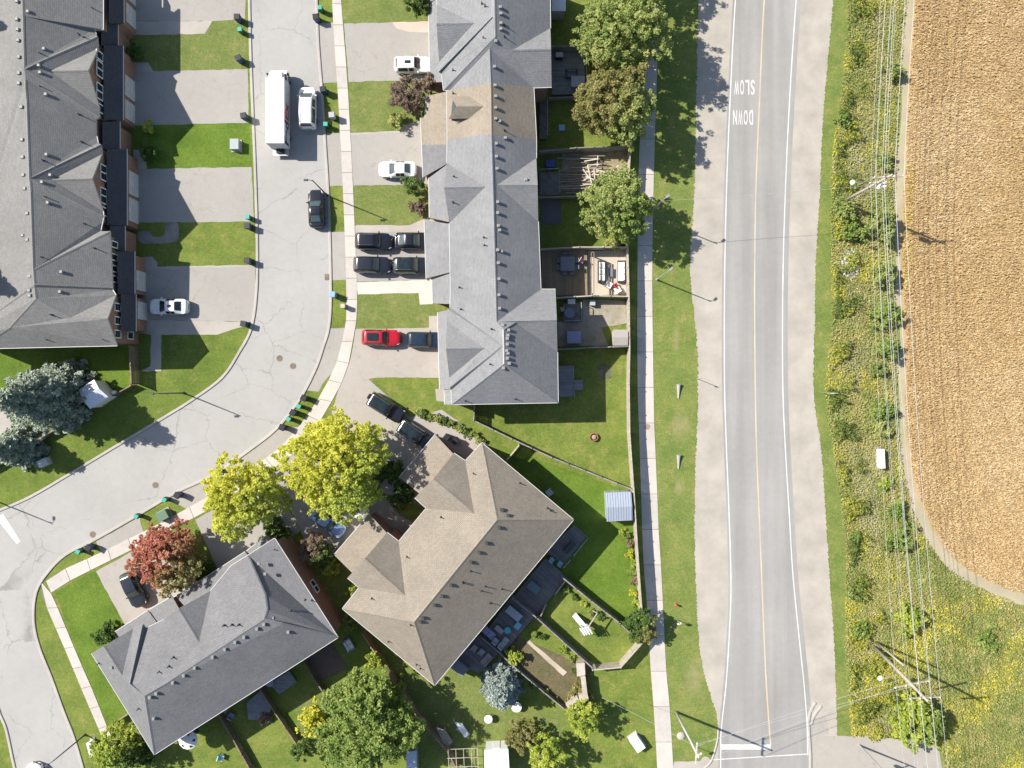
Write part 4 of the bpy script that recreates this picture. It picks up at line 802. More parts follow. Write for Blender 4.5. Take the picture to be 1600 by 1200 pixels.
# box truck
def box_truck():
    c = W(432, 176, 2.2); root = thing('box_truck', 'long white box truck with red and black lettering on its side, standing in the street', 'truck', (c.x, c.y, 0.012), math.pi / 2)
    wp = paint('truck_white', (0.82, 0.82, 0.81)); X0, X1, hw = -3.75, 3.85, 1.06
    b = MB(); b.box(((X0 + X1) / 2, 0, 1.68), (X1 - X0, hw * 2, 2.14)); b.build('cargo_box', wp, root)
    for s in (-1, 1): q = MB(); q.bar((X0, s * (hw - 0.02), 2.76), (X1, s * (hw - 0.02), 2.76), 0.09, 0.05); q.build('roof_edge_rail', CHROME if 0 else WHITE, root)
    cb = MB(); prof = [(3.95, .45), (5.35, .45), (5.42, 1.0), (5.30, 1.35), (4.75, 1.5), (4.62, 2.1), (4.4, 2.25), (3.95, 2.28)]; n = len(prof); vs = [(x, s * (0.98 if z < 2 else 0.9), z) for s in (-1, 1) for x, z in prof]
    cb.add(vs, [tuple(range(n)), tuple(range(2 * n - 1, n - 1, -1))] + [(i, n + i, n + (i + 1) % n, (i + 1) % n) for i in range(n)]); cb.build('cab', wp, root)
    q = MB(); q.add([(4.80, -0.85, 1.55), (4.80, 0.85, 1.55), (4.67, 0.8, 2.05), (4.67, -0.8, 2.05)], [(0, 1, 2, 3)]); q.build('windshield', CGLASS, root)
    q = MB(); q.box((4.25, 0, 2.42), (0.8, 1.7, 0.34), 0, 0, 0.85); q.build('wind_deflector', wp, root)
    q = MB(); q.box((0, 0, 0.82), (8.6, 0.9, 0.22)); q.build('chassis', TRIM, root)
    q = MB(); q.box((X0 - 0.42, 0, 0.62), (0.75, 1.9, 0.08)); q.build('lift_gate', STEEL, root); q = MB(); q.box((X0 - 0.03, 0, 1.7), (0.05, 1.9, 1.9)); q.build('roller_door', planks('roller_slats', (0.6, 0.6, 0.59), 0.3, 0.04), root)
    for s in (-1, 1):
        for x in (4.55, -2.2): t = MB(); t.cyl((x, s * 0.72, 0.45), (x, s * 1.02, 0.45), 0.45, 0.44, 16); w = t.build('wheel', TYRE, root); t = MB(); t.cyl((x, s * 1.02, .45), (x, s * 1.05, .45), .26, .24, 12); t.build('rim', RIM, w)
        q = MB(); q.box((4.7, s * 1.18, 1.7), (0.16, 0.2, 0.5)); q.build('mirror', TRIM, root); q = MB(); q.box((5.38, s * 0.7, 0.85), (0.1, 0.3, 0.2)); q.build('headlight', LENS, root)
        q = MB(); q.box((4.35, s * 0.985, 1.75), (0.62, 0.03, 0.55)); q.build('side_window', CGLASS, root)
    red = plain('lettering_red', (0.55, 0.03, 0.05)); blk = plain('lettering_black', (0.02, 0.02, 0.025))
    def letter(ch, x, size, mt):    # on the right-hand side of the box, reading rear to front
        cu = bpy.data.curves.new('letter', 'FONT'); cu.body = ch; cu.align_x = 'CENTER'; cu.align_y = 'CENTER'; cu.offset = 0.035; o = bpy.data.objects.new('letter', cu); COL.objects.link(o)
        me = bpy.data.meshes.new_from_object(o.evaluated_get(bpy.context.evaluated_depsgraph_get())); bpy.data.objects.remove(o)
        for v in me.vertices: a, b_ = v.co.x * size, v.co.y * size; v.co = (x + a, -hw - 0.006, 1.72 + b_)
        me.materials.clear(); me.materials.append(mt); me.update(); link('side_lettering', me, root)
    for ch, x, sz, mt in (('F', -3.25, 2.0, blk), ('e', -2.3, 2.0, blk), ('d', -1.3, 2.0, blk), ('E', -0.25, 2.0, red), ('x', 0.75, 2.0, red)): letter(ch, x, sz, mt)
box_truck()
# ------------------------------------------------------------------ trees, shrubs, crops
BARK = grain('bark', (0.14, 0.10, 0.07), 0.3, (1, 6, 24), bump=0.6)
LG = leafy('leaves_green', [(0.115, 0.175, 0.045), (0.239, 0.305, 0.081), (0.386, 0.433, 0.137), (0.615, 0.549, 0.237)]); LO = leafy('leaves_olive', [(0.13, 0.14, 0.04), (0.23, 0.22, 0.07), (0.32, 0.29, 0.105), (0.42, 0.37, 0.16)])
LY = leafy('leaves_yellow', [(0.299, 0.349, 0.046), (0.499, 0.513, 0.063), (0.679, 0.657, 0.092), (0.798, 0.759, 0.184)], 0.45); LYG = leafy('leaves_yellow_green', [(0.169, 0.257, 0.046), (0.299, 0.380, 0.063), (0.479, 0.534, 0.092), (0.659, 0.657, 0.149)], 0.45)
LR = leafy('leaves_red', [(0.238, 0.186, 0.071), (0.375, 0.161, 0.088), (0.528, 0.198, 0.141), (0.696, 0.360, 0.258)]); LP = leafy('leaves_purple_brown', [(0.086, 0.067, 0.049), (0.171, 0.127, 0.091), (0.275, 0.201, 0.148), (0.361, 0.285, 0.214)])
LB = leafy('needles_blue', [(0.17, 0.21, 0.15), (0.25, 0.30, 0.22), (0.35, 0.40, 0.31), (0.46, 0.50, 0.41)], 0.15); LS = leafy('needles_silver', [(0.14, 0.18, 0.16), (0.21, 0.26, 0.235), (0.30, 0.35, 0.32), (0.40, 0.44, 0.41)], 0.1); LD = leafy('leaves_dark', [(0.041, 0.085, 0.022), (0.081, 0.145, 0.031), (0.140, 0.216, 0.051), (0.226, 0.293, 0.090)])
LW = leafy('leaves_willow', [(0.108, 0.173, 0.038), (0.197, 0.281, 0.063), (0.305, 0.384, 0.096), (0.432, 0.465, 0.154)]); LRUST = leafy('leaves_rust', [(0.12, 0.09, 0.06), (0.21, 0.15, 0.10), (0.29, 0.21, 0.15), (0.37, 0.28, 0.20)]); LPINK = leafy('blossom_pink', [(0.16, 0.15, 0.06), (0.26, 0.20, 0.11), (0.40, 0.26, 0.20), (0.5, 0.36, 0.3)])

def leaf_quads(C, size, rng, up=0.6, flat=1.0, elong=1.0, axis=None):
    """one quad per centre, tilted at random about the vertical"""
    n = len(C); N = rng.normal(size=(n, 3)); N[:, 2] = np.abs(N[:, 2]) + up; N /= np.linalg.norm(N, axis=1, keepdims=True)
    A_ = rng.normal(size=(n, 3)); A_ = A_ if axis is None else A_ * 0.45 + np.array(axis); U = np.cross(N, A_); U /= np.linalg.norm(U, axis=1, keepdims=True) + 1e-9; T_ = np.cross(N, U)
    s = (size * rng.uniform(0.5, 1.55, n))[:, None]; U = U * s * elong; T_ = T_ * s
    V = np.stack([C - U, C - T_ * 0.62 + U * 0.1, C + U, C + T_ * 0.62 + U * 0.1], 1).reshape(-1, 3); return V, np.arange(4 * n).reshape(n, 4)
def crown_points(rng, R, hz, ncl, rcl, k, lob=0.2):
    """cluster centres through a lumpy ellipsoid, k leaf centres in each"""
    D = rng.normal(size=(ncl, 3)); D[:, 2] = D[:, 2] * 0.9 + 0.18; D /= np.linalg.norm(D, axis=1, keepdims=True); az = np.arctan2(D[:, 1], D[:, 0]); ph = rng.uniform(0, 6.28, 5)
    lump = 1 + lob * (np.sin(3 * az + ph[0]) * 0.45 + np.sin(5 * az + ph[1] + 2 * D[:, 2]) * 0.4 + np.sin(9 * az + ph[2]) * 0.3 + np.sin(4 * D[:, 2] * 3 + ph[3]) * 0.3)
    rr = (rng.uniform(0.06, 1.0, ncl) ** 0.34) * lump; C = D * rr[:, None] * np.array([R, R, hz]) * 0.97
    rc = rcl * rng.uniform(0.65, 1.25, ncl); O = rng.normal(size=(ncl, k, 3)); O /= np.linalg.norm(O, axis=2, keepdims=True); O *= (rng.uniform(0.2, 1, (ncl, k, 1)) ** 0.6); O[:, :, 2] = O[:, :, 2] * 0.75
    return C, (C[:, None, :] + O * rc[:, None, None]).reshape(-1, 3)
def tree(label, px, py, rpx, h, mat, seed, mat2=None, name='deciduous_tree', leaf=0.108, group=None, dens=1.0, at_z=None, flat=0.62, trunk=True, cat='tree', rcl=0.40):
    zc = h * 0.60 if at_z is None else at_z; c = W(px, py, zc); R = m_px(rpx, zc); rng = np.random.default_rng(seed); root = thing(name, label, cat, (c.x, c.y, 0), 0, group); hz = min(h * 0.42, R * 1.05)
    zc = h - hz; ncl = int(dens * 13.0 * R * R * (0.52 / rcl) ** 1.3) + 14; k = int(40 * (0.19 / leaf) ** 0.9 * (rcl / 0.52))
    C, P = crown_points(rng, R, hz, ncl, rcl, k, 0.24); P[:, 2] += zc; V, Q = leaf_quads(P, leaf, rng, 1.3); me = fastmesh('crown', V, Q, mat)
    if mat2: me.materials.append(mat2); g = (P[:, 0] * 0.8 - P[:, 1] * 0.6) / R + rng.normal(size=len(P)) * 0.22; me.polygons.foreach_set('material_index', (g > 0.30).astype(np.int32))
    link('crown', me, root)
    if trunk:
        rnd = random.Random(seed); r0 = 0.05 + 0.026 * h; t = MB(); t.tube([(0, 0, -0.1), (0.05, 0.03, h * 0.18), (0.0, 0.08, h * 0.4), (0.08, 0, h * 0.66)], [r0 * 1.2, r0, r0 * 0.75, r0 * 0.35], 8)
        for i in range(7): q = i * 0.9 + rnd.random(); l = R * rnd.uniform(0.5, 0.8); z0 = h * rnd.uniform(0.28, 0.45); t.tube([(0.02, 0.05, z0), (math.cos(q) * l * 0.5, math.sin(q) * l * 0.5, z0 + h * 0.13), (math.cos(q) * l, math.sin(q) * l, z0 + h * 0.28)], [r0 * 0.5, r0 * 0.32, r0 * 0.12], 6)
        t.build('trunk', BARK, root, True)
    return root
def conifer(label, px, py, rpx, h, mat, seed, at_z=None, name='spruce_tree', leaf=0.14, group=None, cat='tree', shape=1.0):
    zc = h * 0.45 if at_z is None else at_z; c = W(px, py, zc); R = m_px(rpx, h * 0.3); rng = np.random.default_rng(seed); root = thing(name, label, cat, (c.x, c.y, 0), 0, group); P = []
    lv = int(h / 0.42)
    for i in range(lv):
        t = i / lv; z = h * (0.06 + 0.92 * t); r = R * ((1 - t) ** (0.85 * shape)) * rng.uniform(0.86, 1.1) + 0.12; nb = max(5, int(7 + 9 * (1 - t))); a0 = rng.uniform(0, 6.28)
        for b in range(nb):
            a = a0 + b * 6.283 / nb + rng.normal() * 0.12; rb = r * rng.uniform(0.72, 1.12); m = max(6, int(rb * 34)); s = rng.uniform(0.12, 1, m) ** 0.7; w = 0.10 + 0.24 * np.sin(s * 3.0) * rb * 0.55
            off = rng.normal(size=m) * w * 0.6; x = np.cos(a) * s * rb - np.sin(a) * off; y = np.sin(a) * s * rb + np.cos(a) * off; zz = z - 0.16 * s * rb + 0.10 * s * s * rb + rng.normal(size=m) * 0.07; P.append(np.stack([x, y, zz], 1))
    P = np.concatenate(P); V, Q = leaf_quads(P, leaf, rng, 1.2, elong=1.3); link('crown', fastmesh('crown', V, Q, mat), root); t = MB(); t.tube([(0, 0, -0.1), (0, 0, h * 0.5), (0, 0, h * 0.97)], [0.03 * h, 0.018 * h, 0.02], 8); t.build('trunk', BARK, root, True); return root
def shrub(label, px, py, rpx, h, mat, seed, name='shrub', leaf=0.13, group=None, cat='shrub', sx=1.0):
    c = W(px, py, h * 0.5); R = m_px(rpx, h * 0.5); rng = np.random.default_rng(seed); root = thing(name, label, cat, (c.x, c.y, 0), 0, group); ncl = int(24 * R * R) + 12
    C, P = crown_points(rng, R, h * 0.5, ncl, min(0.30, R * 0.42), 34, 0.5); P[:, 0] *= sx; P[:, 2] = np.maximum(P[:, 2] + h * 0.5, 0.03); V, Q = leaf_quads(P, leaf, rng); link('crown', fastmesh('crown', V, Q, mat), root)
    t = MB()
    for i in range(4): q = i * 1.6; t.tube([(0, 0, -0.05), (math.cos(q) * R * .3, math.sin(q) * R * .3, h * .4), (math.cos(q) * R * .5, math.sin(q) * R * .5, h * .7)], [0.04, 0.03, 0.012], 5)
    t.build('stem', BARK, root); return root

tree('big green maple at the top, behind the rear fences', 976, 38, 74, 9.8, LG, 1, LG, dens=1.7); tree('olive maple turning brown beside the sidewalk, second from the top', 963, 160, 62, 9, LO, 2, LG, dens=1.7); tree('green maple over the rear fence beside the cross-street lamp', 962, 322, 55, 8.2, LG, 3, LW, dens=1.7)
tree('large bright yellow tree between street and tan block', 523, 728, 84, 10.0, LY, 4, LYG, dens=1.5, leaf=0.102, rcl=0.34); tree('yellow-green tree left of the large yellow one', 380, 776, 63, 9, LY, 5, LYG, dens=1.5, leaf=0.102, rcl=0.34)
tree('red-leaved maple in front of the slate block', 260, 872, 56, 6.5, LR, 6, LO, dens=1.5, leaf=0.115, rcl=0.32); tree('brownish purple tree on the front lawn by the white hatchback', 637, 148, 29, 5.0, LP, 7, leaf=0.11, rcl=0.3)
tree('small dark red tree against the garage roof', 670, 134, 13, 4.2, LRUST, 8, leaf=0.12, rcl=0.3)
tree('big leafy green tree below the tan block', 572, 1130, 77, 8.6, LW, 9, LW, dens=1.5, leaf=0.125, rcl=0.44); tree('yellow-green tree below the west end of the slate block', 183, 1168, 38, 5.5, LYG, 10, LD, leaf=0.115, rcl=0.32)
tree('small yellow tree at the end of the bottom garden wall', 911, 1122, 27, 4.5, LYG, 11, leaf=0.115, rcl=0.32); tree('yellow-green tree at the bottom edge near the white board', 853, 1178, 30, 5, LYG, 12, leaf=0.115, rcl=0.32)
tree('dark shaded tree at the top of the front lawn', 655, -8, 28, 5, LD, 13, leaf=0.14, rcl=0.4); tree('rusty brown small tree beside the slate block brick wall', 492, 857, 26, 4, LRUST, 14, LD, leaf=0.11, rcl=0.3)
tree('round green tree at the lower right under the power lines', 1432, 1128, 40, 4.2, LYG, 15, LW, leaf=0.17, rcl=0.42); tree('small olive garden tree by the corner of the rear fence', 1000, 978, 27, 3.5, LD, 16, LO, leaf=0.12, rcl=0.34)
tree('faded shrubby tree beside the bottom yellow tree', 815, 1148, 26, 3.2, LO, 17, leaf=0.11, rcl=0.3); tree('tree north of the big maple, cut by the top edge', 995, -80, 50, 9, LG, 18, dens=1.5)
conifer('wide blue spruce behind the angled fence at the left', 66, 622, 62, 12, LB, 21, at_z=4.2, shape=0.85); conifer('smaller blue spruce at the left edge below the wide one', 14, 700, 38, 6.5, LB, 22, shape=0.8); conifer('silver blue spruce behind the tan block decks', 783, 1080, 34, 6, LS, 23, shape=0.7, leaf=0.13)
conifer('tall spruce beyond the left edge, shading the roof', -62, 420, 60, 15, LB, 24); conifer('spruce beyond the left edge near the top', -60, 20, 42, 14, LB, 25)
for lab, x, y, r, h, mt, sd, nm in (
    ('round green bush below the purple-brown tree', 620, 187, 12, 1.6, LG, 31, 'shrub'), ('cone cedar beside the white sedan', 643, 289, 14, 3.2, LD, 32, 'cedar'), ('pale dry shrub at the garage corner', 655, 325, 12, 0.9, LP, 33, 'shrub'),
    ('clipped green bush beside the tan block west corner', 553, 922, 8, 2.2, LYG, 34, 'shrub'), ('leafy pale bush at the tan block west corner', 549, 973, 15, 1.7, LW, 35, 'shrub'), ('two-lobed bush in the gap between the blocks', 520, 888, 14, 1.6, LYG, 36, 'shrub'), ('grey-green bush in the gap near the blue car', 508, 873, 11, 1.3, LW, 37, 'shrub'),
    ('dark bush in front of the tan block porch', 612, 735, 17, 2.2, LD, 38, 'shrub'), ('dark planting beside the curved walk', 630, 775, 20, 1.3, LD, 39, 'shrub'), ('shaded bush between the yellow trees and garage', 575, 748, 22, 2.0, LD, 40, 'shrub'), ('dark green shrub under the yellow-green tree', 430, 832, 22, 2.0, LD, 41, 'shrub'),
    ('leafy cedar beside the angled fence below the slate block', 586, 1030, 13, 3, LYG, 42, 'cedar'), ('second cedar down the angled fence', 622, 1070, 11, 3, LW, 43, 'cedar'), ('round bright bush beside the lattice fence of the bare garden', 803, 1026, 11, 1.6, LYG, 44, 'shrub'), ('low bush at the bare garden end', 905, 1083, 16, 1.2, LO, 45, 'shrub'),
    ('yellow flowering bush by the leafy green tree', 490, 1128, 24, 2.0, LY, 46, 'shrub'), ('cedar at the end of the lowest left fence', 470, 1172, 14, 2.5, LD, 47, 'cedar'), ('dark shrub by the slate block front lawn', 170, 990, 20, 1.8, LD, 48, 'cedar'), ('dark shrub beside the red maple porch', 318, 890, 16, 1.6, LD, 49, 'shrub'),
    ('pink flowering bush on the slate block deck', 415, 1122, 8, 0.8, LPINK, 50, 'shrub'), ('dark bush below the slate block west corner', 222, 1180, 24, 3, LD, 51, 'shrub'), ('green vine at the end of the deck garden fence', 960, 380, 14, 1.6, LG, 52, 'shrub'), ('small silver shrub behind the swing', 949, 94, 8, 2.0, LB, 53, 'shrub'), ('shade shrub on the leftmost lawn', 232, 238, 14, 1.6, LD, 54, 'shrub'), ('yellow-tipped shrub above the shaded lawn', 231, 200, 9, 1.2, LYG, 55, 'shrub'), ('dark planting at the top left porch', 210, 82, 12, 1.4, LD, 56, 'shrub')):
    shrub(lab, x, y, r, h, mt, sd, nm, leaf=0.11 if r < 16 else 0.14, cat='shrub')
ORD = ['first', 'second', 'third', 'fourth', 'fifth', 'sixth', 'seventh', 'eighth', 'ninth', 'tenth']
for i, (x, y) in enumerate(((655, 643), (662, 648), (672, 651), (683, 654), (694, 658), (706, 663), (717, 669), (728, 674), (737, 680), (748, 687))): shrub(ORD[i] + ' low shrub, counted from the street, in the hedge edging the angled driveway', x, y, 6.5, 0.8, (LG, LD, LW)[i % 3], 60 + i, 'hedge_shrub', 0.09, 'hedge row along the angled driveway')
for i, (x, y) in enumerate(((972, 832), (979, 838), (985, 850), (984, 866), (990, 880), (988, 895), (992, 908), (989, 925), (993, 940))): shrub(ORD[i] + (' yellow-green', ' pale green', ' pink', ' yellow')[i % 4] + ' bed plant down from the metal shed along the sidewalk fence', x, y, 6, 0.7, (LYG, LW, LPINK, LY)[i % 4], 80 + i, 'border_plant', 0.08, 'border plants along the sidewalk fence')
for fn, pts in (('upper fence of the swing garden', ((884, 922), (898, 932), (912, 943), (925, 955), (938, 962))), ('fence between swing garden and bare garden', ((835, 990), (848, 995), (880, 1015), (892, 1030), (900, 1048))), ('lower fence of the bare garden', ((812, 1052), (830, 1068), (850, 1082), (868, 1095)))):
    for i, (x, y) in enumerate(pts): shrub(ORD[i] + ' small plant from the house along the ' + fn, x, y, 5.5, 0.6, (LW, LD, LYG)[i % 3], 100 + i + x, 'border_plant', 0.08, 'plants along the diagonal garden fences')
# roadside shrubs under the power lines
RS = [(1321, 328, 19, 2.4, LG, 'dark green bush beside the leaning utility pole'), (1332, 362, 18, 1.8, LW, 'green bush below the dark one at the utility pole'), (1379, 352, 24, 2.6, LG, 'wide bush with the pole shadow at the field edge'), (1381, 430, 20, 2.2, LG, 'green roadside bush below the white flower patch'), (1385, 492, 19, 2.0, LW, 'green bush casting shade on the field edge, upper of three'), (1388, 545, 17, 2.2, LW, 'green bush casting shade on the field edge, lower of three'), (1374, 577, 12, 1.1, LG, 'small dark bush left of the wires at mid height'), (1380, 640, 14, 1.4, LW, 'pale bush above the white cabinet'), (1380, 672, 11, 1.2, LG, 'small green bush just above the white cabinet'), (1384, 756, 10, 0.7, LYG, 'yellow weed clump just below the white cabinet'), (1403, 800, 17, 1.7, LW, 'light green bush near the field corner'), (1408, 845, 20, 1.8, LW, 'leafy bush under the wires left of the field corner'), (1422, 965, 22, 2.2, LYG, 'yellow-green bush under the wires at lower right'), (1318, 185, 13, 1.2, LW, 'small dark shrub near the top right shoulder'), (1395, 112, 13, 1.6, LG, 'small round bush shading the dirt track near the top'), (1383, 250, 13, 1.3, LG, 'low bush at the dirt track above the pole'), (1336, 842, 10, 0.8, LW, 'low dark shrub right of the gravel shoulder'), (1338, 928, 12, 1.2, LG, 'dark shrub at the mown verge edge, upper of the lower right pair'), (1345, 985, 15, 1.3, LW, 'dark shrub at the mown verge edge beside the leaning pole foot'), (1540, 1000, 20, 0.9, LW, 'pale bush in the open weeds at far right')]
for i, (x, y, r, h, mt, lab) in enumerate(RS): shrub(lab, x, y, r, h, mt, 200 + i, 'roadside_bush', 0.12, 'bushes on the roadside verge', 'bush', 0.8 + 0.5 * ((i * 37) % 10) / 10)

def scatter(name, poly, spacing, fn, mats, seed, hgt=(0.1, 0.4), size=0.12, label=None, cat=None, up=0.4, k=1, jit=0.5, elong=1.0, axis=None, hfn=None):
    """uncountable plants over an outline in photo pixels; fn gives the material index and the keep chance"""
    rng = np.random.default_rng(seed); xs = [p[0] for p in poly]; ys = [p[1] for p in poly]; st = spacing * F / H; gx, gy = np.meshgrid(np.arange(min(xs), max(xs), st), np.arange(min(ys), max(ys), st)); P = np.stack([gx.ravel(), gy.ravel()], 1)
    P += rng.uniform(-jit, jit, P.shape) * st; P = P[pip_np(P, poly)]; keep, mi = fn(P, rng); P = P[keep]; mi = mi[keep]; n = len(P); kk = H / F
    C = np.stack([(P[:, 0] - 800) * kk, (600 - P[:, 1]) * kk, rng.uniform(hgt[0], hgt[1], n) * (1.0 if hfn is None else hfn(P))], 1); C = np.repeat(C, k, 0); mi = np.repeat(mi, k)
    if k > 1: C += rng.normal(size=C.shape) * np.array([0.07, 0.07, 0.05])
    C[:, 2] = np.maximum(C[:, 2], 0.03); V, Q = leaf_quads(C, size, rng, up, elong=elong, axis=axis); me = fastmesh(name, V, Q, mats[0])
    for m in mats[1:]: me.materials.append(m)
    me.polygons.foreach_set('material_index', mi.astype(np.int32)); return tag(link(name, me), label, cat, kind='stuff')
def fbm(P, seed, sc):
    r = np.random.default_rng(seed); v = np.zeros(len(P))
    for o in range(5):
        f = sc * 1.9 ** o
        for _ in range(3): a = r.uniform(0, 6.28); v += np.sin((P[:, 0] * np.cos(a) + P[:, 1] * np.sin(a)) * f + r.uniform(0, 6.28)) * 0.6 ** o / 3
    return v
CROP = [leafy('ripe_crop', [(0.458, 0.319, 0.150), (0.510, 0.359, 0.172), (0.551, 0.394, 0.195), (0.603, 0.445, 0.236)], 0.2), leafy('ripe_crop_pale', [(0.510, 0.374, 0.195), (0.562, 0.420, 0.227), (0.603, 0.460, 0.259), (0.666, 0.526, 0.318)], 0.2), leafy('crop_yellow', [(0.374, 0.273, 0.055), (0.478, 0.350, 0.077), (0.551, 0.405, 0.109), (0.603, 0.466, 0.163)], 0.2)]
fld = [(x + 1, y - (2 if y > 800 else 0)) for x, y in FIELD if -60 < y < 940] + [(1720, 930), (1720, -60)]
def crop(P, rng):
    n = fbm(P, 3, 0.018); edge = np.interp(P[:, 1], [p[1] for p in FIELD], [p[0] for p in FIELD]); e = (P[:, 0] - edge < 16) & (rng.random(len(P)) < 0.5) & (P[:, 1] < 460) & (P[:, 1] > 260); row = np.sin(P[:, 1] * 2 * math.pi / 5.6 + 0.02 * P[:, 0]); bare = (np.abs(P[:, 0] - 1480) < 2.5) & (rng.random(len(P)) < 0.5)
    return (rng.random(len(P)) < 0.78 + 0.22 * row + 0.12 * n) & ~bare & (P[:, 0] - edge > rng.uniform(-4, 4, len(P))), np.where(e, 2, (n + rng.normal(size=len(P)) * 0.7 > 0.45).astype(int))
scatter('ripe_grain_crop', fld, 0.105, crop, CROP, 5, (0.14, 0.26), 0.062, 'ripe tan crop filling the field at the right', 'crop', 1.8, 2, elong=2.2, axis=(0.1, 1.0, 0))
WEED = [leafy('weeds_green', [(0.165, 0.213, 0.050), (0.272, 0.312, 0.087), (0.377, 0.397, 0.131), (0.482, 0.483, 0.190)]), leafy('goldenrod', [(0.300, 0.312, 0.059), (0.482, 0.454, 0.072), (0.677, 0.596, 0.087), (0.850, 0.738, 0.160)]), leafy('dry_seed_heads', [(0.302, 0.275, 0.130), (0.389, 0.363, 0.180), (0.475, 0.440, 0.240), (0.562, 0.517, 0.320)]), leafy('weeds_olive', [(0.286, 0.270, 0.087), (0.405, 0.369, 0.124), (0.512, 0.454, 0.174), (0.632, 0.540, 0.247)]), leafy('white_asters', [(0.512, 0.469, 0.450), (0.723, 0.668, 0.655), (0.850, 0.838, 0.830), (0.850, 0.838, 0.850)])]
wv = [(x - 3, y) for x, y in VL if -60 < y] + [(1400, 1150), (1465, 1166), (1500, 1260), (1720, 1260), (1720, 975), (1600, 952)] + [(x - 14, y + (10 if y > 780 else 0)) for x, y in FIELD[::-1] if -60 < y < 935 and x < 1600]
def weeds(P, rng):
    a, b, c = fbm(P, 11, 0.05), fbm(P, 12, 0.045), fbm(P, 13, 0.03); vl = np.interp(P[:, 1], [p[1] for p in VL], [p[0] for p in VL]); d = P[:, 0] - vl; r = rng.random(len(P)); mi = np.full(len(P), 3)
    mi[(d < 30) & (a > -0.1)] = 0; mi[(d < 34) & (b + 0.6 * (r - 0.5) > 0.4)] = 1; mi[(d > 22) & (d < 66) & (c + 0.8 * (r - 0.5) > 0.0)] = 2; mi[(d > 55) & (b > 0.15)] = 0; mi[(d > 40) & (a + 0.8 * (r - 0.5) > 0.75)] = 1; mi[(P[:, 1] > 950) & (b < -0.25)] = 0; mi[(P[:, 1] > 930) & (a + 1.2 * (r - 0.5) > 0.5)] = 1
    mi[(np.hypot((P[:, 0] - 1327) / 14, (P[:, 1] - 412) / 26) < 1) & (r < 0.75)] = 4; mi[r < 0.10] = 3; mi[(r > 0.10) & (r < 0.15)] = 0
    return rng.random(len(P)) < 0.72 + 0.2 * (c > -0.3), mi
scatter('roadside_weeds', wv, 0.16, weeds, WEED, 6, (0.06, 0.30), 0.085, 'tall weeds and goldenrod covering the roadside verge', 'weeds', 1.4, 3)

THK = [leafy('thicket_green', [(0.06, 0.10, 0.025), (0.12, 0.17, 0.04), (0.20, 0.25, 0.06), (0.29, 0.33, 0.09)]), leafy('thicket_yellow', [(0.17, 0.20, 0.035), (0.30, 0.33, 0.05), (0.43, 0.43, 0.07), (0.56, 0.52, 0.12)]), leafy('thicket_rust', [(0.20, 0.13, 0.07), (0.32, 0.20, 0.11), (0.42, 0.27, 0.16), (0.5, 0.36, 0.24)])]
def clump(P, s0=31, sc=0.11): return np.clip(fbm(P, s0, sc) * 0.9 + 0.45, 0.0, 1.2)
thk = [(x + 1, y) for x, y in VL if -60 < y < 1140] + [(1345, 1150), (1362, 1156), (1375, 1148), (1410, 1152), (1455, 1158), (1440, 1090), (1400, 1050), (1385, 1000), (1372, 940)] + [(x + 36, y) for x, y in VL[::-1] if -60 < y < 930]
def thicket(P, rng):
    h = clump(P); a = fbm(P, 41, 0.04); r = rng.random(len(P)); vl = np.interp(P[:, 1], [p[1] for p in VL], [p[0] for p in VL]); d = P[:, 0] - vl; mi = (a + 0.7 * (r - 0.5) > 0.1).astype(int); mi[np.hypot((P[:, 0] - 1383) / 9, (P[:, 1] - 1128) / 14) < 1] = 2
    low = P[:, 1] > 1000; mi[low & (mi == 0) & (r < 0.4)] = 1
    return (h > 0.42 + 0.012 * np.clip(d, 0, 40) * ~low) & (rng.random(len(P)) < 0.9), mi
scatter('verge_thicket', thk, 0.17, thicket, THK, 9, (0.25, 0.95), 0.10, 'clumps of tall leafy weeds along the mown edge of the verge', 'weeds', 0.9, 4, hfn=lambda P: clump(P))
